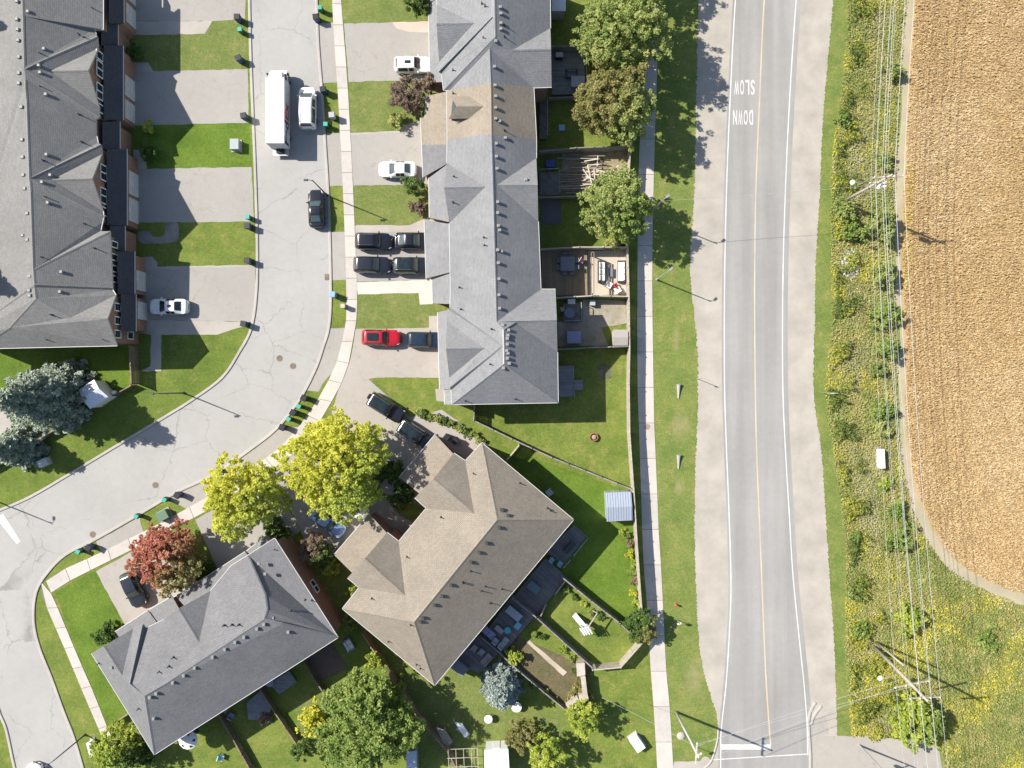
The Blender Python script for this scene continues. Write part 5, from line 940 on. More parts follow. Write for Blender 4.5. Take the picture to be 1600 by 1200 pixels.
# ------------------------------------------------------------------ fences, poles, bins, garden things
WOOD = planks('fence_wood', (0.34, 0.295, 0.24), 0.14, 0.22); WOOD_PALE = planks('fence_wood_pale', (0.47, 0.42, 0.35), 0.14, 0.15); WOOD_GREY = planks('fence_wood_grey', (0.29, 0.27, 0.245), 0.14, 0.2); WOOD_BRN = planks('fence_wood_brown', (0.27, 0.20, 0.14), 0.14, 0.2)
def fence(label, tops, h=1.8, mat=None, name='wooden_fence', pitch=0.150):
    P = [W(x, y, h) for x, y in tops]; base = P[len(P) // 2]; root = thing(name, label, 'fence', (base.x, base.y, 0)); mt = mat or WOOD; bd = MB(); rnd = random.Random(len(tops) * 7 + int(tops[0][0])); posts = []
    for a, b in zip(P[:-1], P[1:]):
        a = Vector((a.x, a.y, 0)); b = Vector((b.x, b.y, 0)); L = (b - a).length; d = (b - a) / L; nrm = Vector((-d.y, d.x, 0)); rz = math.atan2(d.y, d.x); n = max(1, round(L / 2.4))
        for i in range(n + 1): posts.append(a + d * (L * i / n))
        for i in range(n):
            q0, q1 = a + d * (L * i / n), a + d * (L * (i + 1) / n)
            for z in (0.35, h - 0.3): r = MB(); r.bar(q0 + nrm * 0.045 + Vector((0, 0, z)), q1 + nrm * 0.045 + Vector((0, 0, z)), 0.04, 0.09); r.build('rail', mt, root, world=True)
            r = MB(); r.bar(q0 + Vector((0, 0, h)), q1 + Vector((0, 0, h)), 0.13, 0.035); r.build('cap_rail', mt, root, world=True)
        m = int(L / pitch)
        for i in range(m): c = a + d * ((i + 0.5) * L / m); hh = h - 0.03 + rnd.uniform(-0.02, 0.0); bd.box((c.x, c.y, hh / 2), (pitch * 0.90, 0.022, hh), rz + rnd.uniform(-0.02, 0.02))
    seen = []
    for p in posts:
        if all((p - q).length > 0.3 for q in seen):
            seen.append(p); m = MB(); m.box((p.x, p.y, (h + 0.08) / 2), (0.11, 0.11, h + 0.08)); m.box((p.x, p.y, h + 0.11), (0.15, 0.15, 0.05), 0, 0, 0.6); m.build('post', mt, root, world=True)
    tag(bd.build('boards', mt, root, world=True), kind='stuff'); return root
fence('long weathered fence along the main sidewalk behind all the gardens', [(999, -60), (990, 100), (985, 230), (981, 320), (981, 390), (983, 470), (984, 545), (983, 600), (984, 676), (987, 720), (991, 775), (995, 840), (999, 900), (1003, 955), (1008, 1000)], 2.05, WOOD_PALE)
fence('short pale fence angling round the corner of the swing garden', [(1008, 1000), (970, 1043), (926, 1047)], 1.7, WOOD_PALE)
for lab, pts, mt in (('topmost garden divider fence under the big maple', [(861, 72), (915, 72), (986, 74)], WOOD_GREY), ('garden divider fence below the furnished grey deck', [(858, 153), (915, 151), (986, 150)], WOOD_GREY), ('dark divider fence above the pile of lumber', [(843, 236), (900, 231), (984, 228)], WOOD_GREY), ('divider fence below the pile of lumber', [(842, 308), (880, 307), (982, 305)], WOOD), ('divider fence above the brown timber deck', [(846, 389), (905, 386), (981, 386)], WOOD_PALE), ('divider fence between timber deck and shed garden', [(870, 465), (925, 462), (983, 463)], WOOD_PALE), ('divider fence between shed garden and the wide lawn', [(873, 546), (925, 543), (983, 541)], WOOD_GREY),
    ('slim fence slanting from the middle row to the metal shed', [(741, 634), (740, 657), (800, 686), (862, 715), (940, 746), (988, 765)], WOOD_GREY), ('short pale gate fence by the tan block north corner', [(811, 696), (793, 718)], WOOD_PALE), ('fence on the upper side of the swing garden', [(878, 902), (922, 938), (966, 972), (996, 1000)], WOOD_GREY), ('fence between the swing garden and the bare garden', [(838, 965), (880, 1003), (925, 1043)], WOOD_GREY), ('grey slatted fence on the lower side of the bare garden', [(783, 1023), (812, 1050), (850, 1082), (884, 1110)], WOOD_GREY),
    ('tall slatted fence running down from the tan block west side', [(566, 990), (580, 1012), (620, 1072), (650, 1118), (697, 1172), (716, 1206)], WOOD_BRN), ('fence below the slate block beside the leafy green tree', [(475, 1035), (490, 1060), (512, 1093)], WOOD_BRN), ('middle fence below the slate block', [(405, 1075), (430, 1115), (462, 1162)], WOOD_BRN), ('left fence below the slate block beside the blue chair', [(340, 1115), (362, 1152), (392, 1206)], WOOD_BRN),
    ('short brown gate fence at the end of the left townhouse row', [(202, 541), (205, 600)], WOOD_BRN), ('brown fence slanting below the blue spruces', [(205, 602), (160, 627), (103, 661), (45, 695), (-45, 748)], WOOD_BRN), ('short low fence beside the slate block west lawn', [(167, 1137), (200, 1116)], WOOD_BRN), ('white fence panel in front of the shaded deck garden', [(845, 962), (853, 945)], WOOD_PALE), ('pale railing at the edge of the dark deck, upper', [(884, 907), (868, 928)], WOOD_PALE), ('thin divider between the two dark decks', [(800, 935), (838, 965)], WOOD_GREY), ('lattice divider beside the lowest dark deck', [(752, 996), (783, 1022)], WOOD_GREY)):
    fence(lab, pts, 1.0 if 'railing' in lab or 'panel' in lab or 'low' in lab else 1.8, mt)

# bins at the kerb
def bin_(name, w, d, h, body, lid):
    root = thing(name, 'x', 'bin'); m = MB(); m.box((0, 0, h / 2 + 0.03), (w * 0.82, d * 0.82, h - 0.06), 0, 0, 1.2); m.build('body', body, root); m = MB(); m.box((0.02, 0, h + 0.02), (w * 1.06, d * 1.04, 0.06), 0, 0, 0.92); l = m.build('lid', lid, root)
    m = MB(); m.cyl((-w * 0.52, -d * 0.4, h - 0.03), (-w * 0.52, d * 0.4, h - 0.03), 0.02, 0.02, 6); m.build('handle', lid, root)
    for s in (-1, 1): m = MB(); m.cyl((-w * 0.36, s * d * 0.40, 0.11), (-w * 0.36, s * d * 0.47, 0.11), 0.11, 0.11, 10); m.build('wheel', BLACK, root)
    return root
BLUEB = plain('bin_blue', (0.02, 0.06, 0.17)); GREENB = plain('bin_green', (0.05, 0.33, 0.24)); GREENB2 = plain('bin_dark_green', (0.012, 0.10, 0.06)); GREYB = plain('bin_grey', (0.34, 0.35, 0.36)); GOLDB = plain('bin_khaki', (0.42, 0.40, 0.30)); LBLUE = plain('bin_light_blue', (0.22, 0.36, 0.60))
protos = {'black': bin_('wheelie_bin', 0.66, 0.66, 1.08, BLUEB, BLACK), 'green': bin_('organics_bin', 0.5, 0.5, 0.95, GREENB2, GREENB), 'grey': bin_('wheelie_bin', 0.66, 0.66, 1.08, GREYB, GREYB), 'blue': bin_('wheelie_bin', 0.66, 0.66, 1.08, LBLUE, LBLUE), 'khaki': bin_('organics_bin', 0.5, 0.5, 0.95, GOLDB, GOLDB)}
used = set()
BINS = [('black', 371, 27, 0, 'black topped bin, upper one beside the top left lawn'), ('green', 375, 46, 5, 'green bin just below the top left black bin'), ('black', 373, 91, 25, 'black topped bin at the lower corner of the top left lawn'), ('black', 381, 181, 10, 'black topped bin at the end of the second left driveway'), ('green', 387, 339, 0, 'green bin at the top of the third left lawn'), ('black', 387, 353, 0, 'black topped bin just below that green one on the left kerb'), ('black', 387, 407, 0, 'black topped bin at the bottom of the third left lawn'), ('black', 381, 506, -10, 'black topped bin at the inner bend beside the concrete walk'),
        ('green', 500, 12, 0, 'green bin at the top of the right kerb'), ('black', 494, 27, 8, 'black topped bin below the top right-kerb green bin'), ('black', 505, 140, 8, 'black topped bin beside the parked minivan'), ('grey', 519, 180, 5, 'pale grey bin lying near the sidewalk by the minivan'), ('green', 509, 194, 0, 'green bin at the rear of the minivan'), ('blue', 520, 460, -10, 'light blue bin on the grass strip by the drain'), ('khaki', 536, 478, 0, 'khaki bin near the sidewalk below the light blue one'),
        ('black', 475, 622, -25, 'black topped bin, uppermost of the row at the bend'), ('green', 467, 635, -25, 'dark green bin, second in the row at the bend'), ('black', 458, 645, -30, 'black topped bin, third in the row at the bend'), ('green', 451, 655, -30, 'green bin, fourth in the row at the bend'), ('black', 441, 668, -25, 'black topped bin, lowest in the row at the bend'), ('black', 340, 737, -30, 'black topped bin beside the yellow-green tree'), ('black', 277, 774, -30, 'black topped bin above the green transformer box'), ('green', 257, 781, -30, 'green bin right above the green transformer box'), ('green', 213, 807, -30, 'green bin left of the green transformer box'), ('black', 139, 856, -30, 'black topped bin near the street corner'), ('green', 122, 862, -30, 'green bin nearest the street corner')]
for kd, x, y, dg, lab in BINS:
    p = W(x, y, 0.9)
    if kd in used: dup(protos[kd], (p.x, p.y, 0.02), math.radians(dg + 180), lab, 'bins put out along the kerb')
    else: used.add(kd); r = protos[kd]; r.location = (p.x, p.y, 0.02); r.rotation_euler = (0, 0, math.radians(dg + 180)); tag(r, lab, 'bin', 'bins put out along the kerb')

# lamps, poles, wires
LAMPM = plain('lamp_pole_dark', (0.06, 0.06, 0.065), 0.5); CPOLE = grain('concrete_pole', (0.47, 0.45, 0.42), 0.12, (1, 5, 30), mode='object'); WPOLE = grain('wooden_pole', (0.40, 0.36, 0.30), 0.2, (1, 5, 30), mode='object')
def lamp(label, px, py, h, ang, arm, mat, head=0.5):
    p = W(px, py); root = thing('street_lamp', label, 'street lamp', (p.x, p.y, 0), math.radians(ang)); m = MB(); m.cyl((0, 0, 0), (0, 0, h), 0.09, 0.055, 10); m.cyl((0, 0, 0), (0, 0, 0.25), 0.16, 0.14, 10); m.build('pole', mat, root)
    m = MB(); m.tube([(0, 0, h - 0.5), (arm * 0.4, 0, h + 0.05), (arm, 0, h + 0.15)], [0.04, 0.035, 0.03], 6); m.build('arm', mat, root); m = MB(); m.box((arm + head * 0.4, 0, h + 0.15), (head, 0.26, 0.12), 0, 0, 0.75); hd = m.build('lamp_head', LAMPM if mat is LAMPM else STEEL, root); m = MB(); m.box((arm + head * 0.45, 0, h + 0.08), (head * 0.6, 0.2, 0.03)); m.build('lens', LENS, hd); return root
lamp('dark street lamp on the grass strip beside the black parked car', 512, 306, 6.5, 180, 0.5, LAMPM); lamp('street lamp on the lawn below the left fence bend', 287, 614, 6.2, 180, 0.4, LAMPM); lamp('street lamp at the lower left corner beside the sidewalk', 133, 1148, 6.0, 215, 0.5, LAMPM); lamp('street lamp at the left edge by the stop line', -8, 782, 6.3, 90, 0.5, LAMPM)
lamp('steel street lamp on the main road verge beside the deck gardens', 1026, 437, 5.9, 40, 0.35, STEEL); lamp('steel street lamp by the green maple on the main road verge', 1014, 338, 7.4, 35, 0.6, STEEL)
def pole(label, base, top, h, r, mat, arms, name='utility_pole', extra=None):
    b = W(*base); t = W(top[0], top[1], h); root = thing(name, label, 'utility pole', (b.x, b.y, 0)); m = MB(); m.tube([(b.x, b.y, -0.1), tuple((b + t) / 2), tuple(t)], [r, r * 0.85, r * 0.65], 10); m.build('pole', mat, root, True, world=True); tips = []
    for fz, hw, ang in arms:
        c = b.lerp(t, fz); d = Vector((math.cos(ang), math.sin(ang), 0)); m = MB(); m.bar(c - d * hw, c + d * hw, 0.13, 0.13); a = m.build('crossarm', mat, root, world=True)
        for s in (-0.95, -0.35, 0.35, 0.95): q = c + d * hw * s; m = MB(); m.lathe([(0.03, 0.06), (0.07, 0.12), (0.04, 0.17), (0.07, 0.22), (0.03, 0.3)], 8, tuple(q)); m.build('insulator', plain('insulator_grey', (0.5, 0.5, 0.5)), a); tips.append(q + Vector((0, 0, 0.3)))
    return root, tips, b, t
P1, tips1, b1, t1 = pole('leaning wooden utility pole beside the field track with crossarm', (1314, 317), (1394, 273), 11.5, 0.17, WPOLE, [(0.93, 1.6, 0.05), (0.74, 0.9, 0.05)]); P2, tips2, b2, t2 = pole('tall wooden utility pole at the lower right with two crossarms', (1366, 1010), (1450, 1096), 12.5, 0.20, WPOLE, [(0.94, 1.6, 0.05), (0.72, 1.9, 0.2)]); P3, tips3, b3, t3 = pole('utility pole on the verge corner at the bottom beside the stop line', (1056, 1112), (1092, 1184), 10.5, 0.16, CPOLE, [(0.90, 1.1, 1.5)])
P4, tips4, b4, t4 = pole('short wooden pole right beside the tall lower right utility pole', (1369, 1003), (1412, 1040), 8.0, 0.13, WPOLE, [])
P0, tips0, b0, t0 = pole('utility pole north of the picture carrying the field wires', (1335, -170), (1436, -290), 11.5, 0.17, WPOLE, [(0.93, 1.6, 0.05), (0.74, 0.9, 0.05)]); P5, tips5, b5, t5 = pole('utility pole south of the picture carrying the field wires', (1420, 1500), (1520, 1660), 12.0, 0.18, WPOLE, [(0.94, 1.6, 0.05), (0.72, 1.9, 0.2)])
WIRE = plain('aluminium_wire', (0.46, 0.46, 0.45), 0.4, 0.3)
def wire(label, a, b, sag=0.5, r=0.028, group='overhead wires'):
    pts = [a.lerp(b, k / 14) - Vector((0, 0, sag * 4 * (k / 14) * (1 - k / 14))) for k in range(15)]; m = MB(); m.tube(pts, r, 5); return tag(m.build('overhead_wire', WIRE), label, 'wire', group)
for k in range(8):
    sd = ('leftmost', 'second', 'third', 'fourth')[k % 4] + (' upper' if k < 4 else ' lower')
    wire(sd + ' overhead wire running north from the leaning pole', tips0[k], tips1[k], 0.5, 0.022 if k in (2, 3, 1, 6) else 0.014); wire(sd + ' overhead wire between the leaning pole and the lower right pole', tips1[k], tips2[k], 0.7, 0.022 if k in (2, 3, 1, 6) else 0.014); wire(sd + ' overhead wire running south from the lower right pole', tips2[k], tips5[k], 0.4, 0.02)
wire('upper wire crossing the main road from the lower right pole', b2.lerp(t2, 0.62), b3.lerp(t3, 0.8), 0.4, 0.018); wire('middle wire crossing the main road from the lower right pole', b2.lerp(t2, 0.7), tips3[0], 0.4, 0.018); wire('lower wire crossing the main road from the lower right pole', b2.lerp(t2, 0.76), tips3[3], 0.4, 0.018); wire('thin wire crossing the main road from the leaning pole to the maple lamp', b1.lerp(t1, 0.66), W(1014, 338) + Vector((0, 0, 7.2)), 0.4, 0.016); wire('guy wire from the bottom verge pole toward the left', b3.lerp(t3, 0.75), W(940, 1090, 3.5), 0.3, 0.014)
for P, b, t, f, dr, lab in ((P1, b1, t1, 0.60, Vector((-1.9, 0.35, 0.5)), 'x'), (P2, b2, t2, 0.52, Vector((-2.2, -0.4, 0.5)), 'x')):
    c = b.lerp(t, f); m = MB(); m.tube([c, c + dr * 0.6 + Vector((0, 0, 0.25)), c + dr], 0.04, 6); m.build('lamp_arm', STEEL, P, world=True); m = MB(); q = c + dr; m.lathe([(0.05, -0.1), (0.26, -0.08), (0.30, 0.0), (0.2, 0.12), (0.05, 0.16)], 12, (q.x - 0.25, q.y, q.z)); m.build('lamp_head', WHITE, P, world=True)
c = b1.lerp(t1, 0.80); m = MB(); m.cyl(c + Vector((0.1, -0.55, -0.5)), c + Vector((0.1, -0.55, 0.5)), 0.28, 0.28, 12); m.build('transformer', plain('transformer_white', (0.62, 0.62, 0.6)), P1, world=True)
# signal mast, signs, cabinets
sg = thing('signal_mast', 'steel traffic signal mast with long arm at the bottom right driveway', 'traffic signal', tuple(W(1342, 1164))); m = MB(); m.cyl((0, 0, 0), (0, 0, 6.2), 0.13, 0.08, 10); m.build('pole', STEEL, sg); m = MB(); m.tube([(0, 0, 5.5), (-2.5, -0.5, 5.9), (-5.0, -0.8, 6.0)], [0.07, 0.06, 0.04], 8); m.build('arm', STEEL, sg)
for x, y in ((-1.2, -0.25), (-4.7, -0.75)):
    m = MB(); m.box((x, y, 5.55), (0.36, 0.3, 1.0)); hd = m.build('signal_head', plain('signal_yellow', (0.55, 0.42, 0.03)), sg)
    for k, cc in enumerate(((0.25, 0.01, 0.01), (0.25, 0.16, 0.01), (0.01, 0.18, 0.06))): m = MB(); m.cyl((x, y - 0.15, 5.86 - k * 0.3), (x, y - 0.2, 5.86 - k * 0.3), 0.11, 0.11, 10); m.build('lens', plain('signal_lens_%d' % k, cc), hd)
def sign(label, px, py, h, ang, w, hh, col, name='road_sign'):
    p = W(px, py); r = thing(name, label, 'sign', (p.x, p.y, 0), math.radians(ang)); m = MB(); m.cyl((0, 0, 0), (0, 0, h), 0.035, 0.035, 8); m.build('post', STEEL, r); m = MB(); m.box((0, -0.05, h - hh / 2), (w, 0.02, hh)); m.build('panel', col, r); return r
sign('small road sign on the right mown verge', 1285, 613.5, 3.4, 5, 0.75, 0.75, plain('sign_white', (0.75, 0.75, 0.74))); sign('small marker post on the gravel shoulder', 1090, 592, 2.2, 10, 0.3, 0.3, plain('sign_grey', (0.5, 0.5, 0.5)), 'marker_post'); sign('white sign post at the bottom verge beside the utility pole', 1086, 1166, 2.0, 30, 0.6, 0.35, plain('sign_white', (0.75, 0.75, 0.74)))
def cabinet(label, px, py, w, d, h, ang, mat, name='utility_cabinet', cat='cabinet', pad=True):
    p = W(px, py, h); r = thing(name, label, cat, (p.x, p.y, 0), math.radians(ang)); m = MB(); m.box((0, 0, h / 2 + 0.05), (w, d, h - 0.1)); m.build('body', mat, r); m = MB(); m.box((0, 0, h + 0.02), (w * 1.06, d * 1.06, 0.08), 0, 0, 0.96); m.build('lid', mat, r)
    if pad: m = MB(); m.box((0, 0, 0.05), (w * 1.25, d * 1.25, 0.1)); m.build('pad', CONC, r)
    m = MB(); m.box((0, -d / 2 - 0.012, h * 0.55), (0.03, 0.03, 0.2)); m.build('handle', STEEL, r); return r
TRG = plain('transformer_green', (0.10, 0.17, 0.11)); TRG2 = plain('transformer_grey', (0.30, 0.34, 0.34)); CABW = plain('cabinet_white', (0.74, 0.74, 0.72))
cabinet('green transformer box on the grass strip above the red maple', 253, 806, 1.3, 1.05, 0.8, 28, TRG, 'transformer_box', 'transformer'); cabinet('grey transformer box on the second left lawn', 366, 225, 1.0, 1.2, 0.8, 0, TRG2, 'transformer_box', 'transformer'); cabinet('pale utility box on the lawn below the angled fence', 66, 723, 1.15, 0.8, 0.75, 25, plain('cabinet_pale', (0.55, 0.55, 0.5))); cabinet('tall white cabinet standing in the roadside weeds', 1379, 717, 0.5, 2.2, 1.0, 3, CABW); cabinet('white board-like box on the bottom lawn beside the sidewalk', 996, 1163, 1.1, 1.7, 0.9, 35, CABW); cabinet('white box at the lower left corner by the sidewalk', 141, 1171, 0.5, 1.6, 0.9, 15, CABW)
h = W(1057, 946, 0.5); hy = thing('fire_hydrant', 'small red fire hydrant on the main road verge', 'hydrant', (h.x, h.y, 0)); m = MB(); m.lathe([(0.16, 0), (0.16, 0.06), (0.11, 0.08), (0.11, 0.5), (0.14, 0.52), (0.12, 0.62), (0.04, 0.7)], 12); m.build('barrel', plain('hydrant_red', (0.5, 0.06, 0.02)), hy); m = MB(); m.cyl((-0.22, 0, 0.4), (0.22, 0, 0.4), 0.06, 0.06, 8); m.build('nozzle', STEEL, hy)
sign('pale marker with round top just below the fire hydrant', 1057, 968, 1.6, 20, 0.5, 0.5, plain('sign_white', (0.75, 0.75, 0.74)), 'marker_post')
for y, lab in ((612, 'upper pale culvert pipe end in the verge grass'), (722, 'lower pale culvert pipe end in the verge grass')):
    p = W(1060, y); r = thing('culvert_pipe', lab, 'pipe', (p.x, p.y, 0)); m = MB(); m.tube([(0, -0.8, 0.02), (0, 0.2, 0.12), (0, 0.8, 0.2)], [0.10, 0.18, 0.26], 10); m.build('pipe', CONC, r); m = MB(); m.cyl((0, 0.8, 0.2), (0, 0.88, 0.21), 0.30, 0.30, 12); m.build('collar', STEEL, r)

# decks and patios
DECKG = planks('deck_grey', (0.27, 0.27, 0.275), 0.15, 0.12); DECKB = planks('deck_brown', (0.30, 0.235, 0.15), 0.15, 0.15, 1.5708); DECKD = planks('deck_dark', (0.20, 0.19, 0.185), 0.15, 0.14, 0.7); DECKP = planks('deck_pale', (0.35, 0.34, 0.33), 0.15, 0.12)
def deck(label, pts, h, mat, rail=()):
    P = [(W(x, y, h).x, W(x, y, h).y) for x, y in pts]; c = (sum(p[0] for p in P) / len(P), sum(p[1] for p in P) / len(P)); r = thing('garden_deck', label, 'deck', (c[0], c[1], 0)); m = MB(); m.prism(P, h - 0.06, h); m.build('deck_boards', mat, r, world=True); m = MB(); m.prism(inset(P, 0.12), 0, h - 0.065); m.build('skirt', mat, r, world=True)
    for a, b in rail:
        A_, B_ = W(*a, h), W(*b, h); m = MB(); m.bar(A_ + Vector((0, 0, 0.95)), B_ + Vector((0, 0, 0.95)), 0.09, 0.05); m.build('handrail', DECKP, r, world=True); n = max(2, int((B_ - A_).length / 0.9))
        for i in range(n + 1): q = A_.lerp(B_, i / n); m = MB(); m.bar(q, q + Vector((0, 0, 0.93)), 0.07, 0.07); m.build('baluster', DECKP, r, world=True)
    return r
deck('grey furnished deck behind the north end of the middle row', [(862, 80), (912, 80), (915, 147), (862, 148)], 0.4, DECKG, [((914, 82), (916, 146))]); deck('narrow dark porch deck behind the tan unit', [(843, 158), (855, 158), (855, 217), (843, 217)], 0.5, DECKD, [((855, 160), (855, 215))]); deck('dark deck square beside the pile of lumber', [(843, 270), (873, 268), (874, 305), (843, 306)], 0.5, DECKD, [((874, 269), (874, 304)), ((845, 268), (873, 267))])
deck('brown timber deck with the covered dining table', [(846, 391), (917, 390), (918, 461), (870, 462), (868, 452), (846, 452)], 0.45, DECKB); deck('small railed deck with round table in the shed garden', [(880, 474), (906, 473), (907, 502), (880, 503)], 0.5, DECKD, [((907, 474), (908, 501)), ((882, 502), (907, 502))]); deck('dark blue-grey deck behind the south end of the middle row', [(873, 572), (895, 571), (896, 619), (873, 620)], 0.6, DECKG, [((895, 572), (895, 593)), ((896, 610), (897, 619))])
deck('two deck steps leading onto the wide lawn', [(896, 594), (911, 593), (911, 610), (896, 610)], 0.3, DECKG)
deck('dark deck at the east corner of the tan block', [(897, 820), (917, 838), (880, 882), (852, 862)], 0.5, DECKD, [((917, 839), (895, 866)), ((890, 872), (880, 884))]); deck('dark deck with a green table behind the tan block', [(852, 872), (886, 902), (838, 962), (803, 932)], 0.5, DECKD); deck('dark deck crowded with chairs and a teal pool behind the tan block', [(800, 932), (836, 963), (788, 1018), (755, 992)], 0.5, DECKD); deck('dark deck nearest the silver spruce behind the tan block', [(752, 990), (783, 1016), (750, 1052), (706, 1036)], 0.45, DECKD)
deck('grey deck at the middle of the slate block rear', [(385, 1098), (408, 1078), (425, 1105), (415, 1125), (388, 1125)], 0.35, DECKG); deck('grey patio deck right of the slate block middle fence', [(420, 1068), (452, 1048), (464, 1066), (436, 1085)], 0.3, DECKG)
sheet('patio', [(845, 312), (876, 312), (877, 350), (845, 352)], 0.022, grain('patio_dark', (0.13, 0.13, 0.14), 0.15)); sheet('patio', [(918, 392), (979, 391), (979, 461), (918, 461)], 0.023, grain('patio_pale', (0.50, 0.44, 0.36), 0.08)); sheet('patio', [(871, 503), (910, 503), (910, 468), (940, 468), (978, 472), (979, 505), (940, 512), (950, 540), (873, 541)], 0.024, grain('patio_beige', (0.36, 0.32, 0.27), 0.2, (0.6, 3, 12), tint=(0.25, 0.24, 0.13)))
sheet('patio', [(480, 1030), (520, 1005), (545, 1045), (500, 1065)], 0.025, grain('patio_brown', (0.16, 0.12, 0.10), 0.2)); sheet('patio', [(-10, 640), (18, 635), (22, 668), (10, 680), (-10, 680)], 0.026, CONC); sheet('garden_path', [(822, 1003), (827, 1000), (886, 1050), (880, 1056)], 0.022, grain('path_pale', (0.44, 0.38, 0.30), 0.12))
sheet('front_step', [(680, 608), (694, 608), (695, 628), (682, 626)], 0.03, DRIVE_BR)

# garden furniture
def loc_rot(px, py, z): p = W(px, py, z); return (p.x, p.y, 0.0)
def table(label, px, py, z, w, d, ang, mat, rnd_=False, hh=0.74, name='garden_table'):
    p = W(px, py, z + hh); r = thing(name, label, 'table', (p.x, p.y, z), math.radians(ang)); m = MB()
    if rnd_: m.lathe([(w / 2, hh - 0.05), (w / 2, hh), (w / 2 - 0.02, hh + 0.01), (0.02, hh + 0.01)], 20)
    else: m.box((0, 0, hh - 0.02), (w, d, 0.05))
    m.build('table_top', mat, r)
    for sx in (-1, 1):
        for sy in (-1, 1): k = 0.32 if rnd_ else 0.44; m = MB(); m.cyl((sx * w * k, sy * (w if rnd_ else d) * k, 0), (sx * w * k, sy * (w if rnd_ else d) * k, hh - 0.05), 0.03, 0.03, 6); m.build('leg', BLACK, r)
    return r
def chair(label, px, py, z, ang, mat, w=0.6, group=None, name='garden_chair'):
    p = W(px, py, z + 0.5); r = thing(name, label, 'chair', (p.x, p.y, z), math.radians(ang), group); m = MB(); m.box((0, 0, 0.40), (w, w, 0.10)); m.build('seat', mat, r); m = MB(); m.box((-w / 2 + 0.04, 0, 0.66), (0.09, w, 0.5)); m.build('backrest', mat, r)
    for s in (-1, 1):
        m = MB(); m.box((0, s * (w / 2 - 0.03), 0.58), (w, 0.06, 0.05)); m.build('armrest', mat, r)
        for q in (-1, 1): m = MB(); m.box((q * (w / 2 - 0.05), s * (w / 2 - 0.05), 0.2), (0.05, 0.05, 0.4)); m.build('leg', BLACK, r)
    return r
def sofa(label, px, py, z, ang, L, frame, cush):
    p = W(px, py, z + 0.5); r = thing('garden_sofa', label, 'sofa', (p.x, p.y, z), math.radians(ang)); m = MB(); m.box((0, 0, 0.18), (L, 0.85, 0.32)); m.build('base', frame, r); m = MB(); m.box((0, 0.38, 0.5), (L, 0.16, 0.45)); m.build('backrest', frame, r); n = max(2, int(L / 0.7))
    for s in (-1, 1): m = MB(); m.box((s * (L / 2 - 0.08), 0, 0.42), (0.16, 0.85, 0.25)); m.build('armrest', frame, r)
    for i in range(n): x = (i + 0.5 - n / 2) * (L - 0.36) / n; m = MB(); m.box((x, -0.05, 0.42), ((L - 0.4) / n, 0.68, 0.16), 0, 0, 0.94); m.build('cushion', cush, r); m = MB(); m.box((x, 0.26, 0.6), ((L - 0.4) / n, 0.14, 0.36), 0, 0, 0.9); m.build('back_cushion', cush, r)
    return r
CUSH = plain('cushion_white', (0.78, 0.76, 0.72)); WICK = plain('wicker_dark', (0.06, 0.06, 0.065)); CGREY = plain('cover_grey', (0.16, 0.165, 0.19)); LGREY = plain('plastic_grey', (0.36, 0.38, 0.40)); DGRN = plain('table_grey_green', (0.12, 0.17, 0.18)); SKYB = plain('plastic_sky_blue', (0.22, 0.42, 0.55)); TEAL = plain('plastic_teal', (0.08, 0.42, 0.46)); LILAC = plain('cover_lilac', (0.27, 0.29, 0.42)); TAUPE = plain('cushion_taupe', (0.33, 0.31, 0.29))
sofa('white cushioned wicker sofa on the pale patio, left one', 940, 424, 0.03, 90, 2.6, WICK, CUSH); sofa('white cushioned wicker sofa against the fence, right one', 971, 424, 0.03, -90, 2.6, WICK, CUSH); table('small dark coffee table between the white sofas', 954, 425, 0.03, 0.55, 1.1, 0, CGREY, hh=0.4); table('covered grey dining table on the brown timber deck', 887, 412, 0.45, 1.7, 1.7, 0, CGREY)
for k, (dx, dy, an) in enumerate(((-13, -5, 0), (-13, 6, 0), (14, -5, 180), (14, 6, 180), (-5, -13, -90), (6, -13, -90), (-5, 14, 90), (6, 14, 90))): chair('grey chair pushed against the covered dining table, %s' % ('upper left', 'lower left', 'upper right', 'lower right', 'left of the top side', 'right of the top side', 'left of the bottom side', 'right of the bottom side')[k], 887 + dx, 412 + dy, 0.45, an, CGREY, 0.5, 'chairs round the covered dining table')
chair('white garden seat below the left white sofa', 951, 445, 0.03, 60, CUSH, 0.75); chair('white garden seat at the lower corner of the pale patio', 965, 453, 0.03, 120, CUSH, 0.7); chair('red cushioned seat between the two white seats', 962, 446, 0.03, 30, plain('cushion_red', (0.42, 0.04, 0.04)), 0.5); chair('pink cushioned seat on the timber deck edge', 909, 407, 0.45, -30, plain('cushion_pink', (0.6, 0.35, 0.33)), 0.55)
pg = thing('pergola', 'narrow dark pergola of two beams across the deck edge', 'pergola', tuple(W(925, 425)))
for x in (924, 928): a, b = W(x, 394, 2.3), W(x, 459, 2.3); m = MB(); m.bar(a, b, 0.09, 0.14); m.build('beam', WOOD_BRN, pg, world=True)
for y in (394, 459): q = W(926, y, 2.2); m = MB(); m.bar((q.x, q.y, 0), (q.x, q.y, 2.2), 0.12, 0.12); m.build('post', WOOD_BRN, pg, world=True)
table('round dark table on the small railed deck', 890, 489, 0.5, 1.25, 1.25, 0, CGREY, True); chair('tan chair left of the round dark table', 879, 483, 0.5, 20, TAUPE, 0.5)
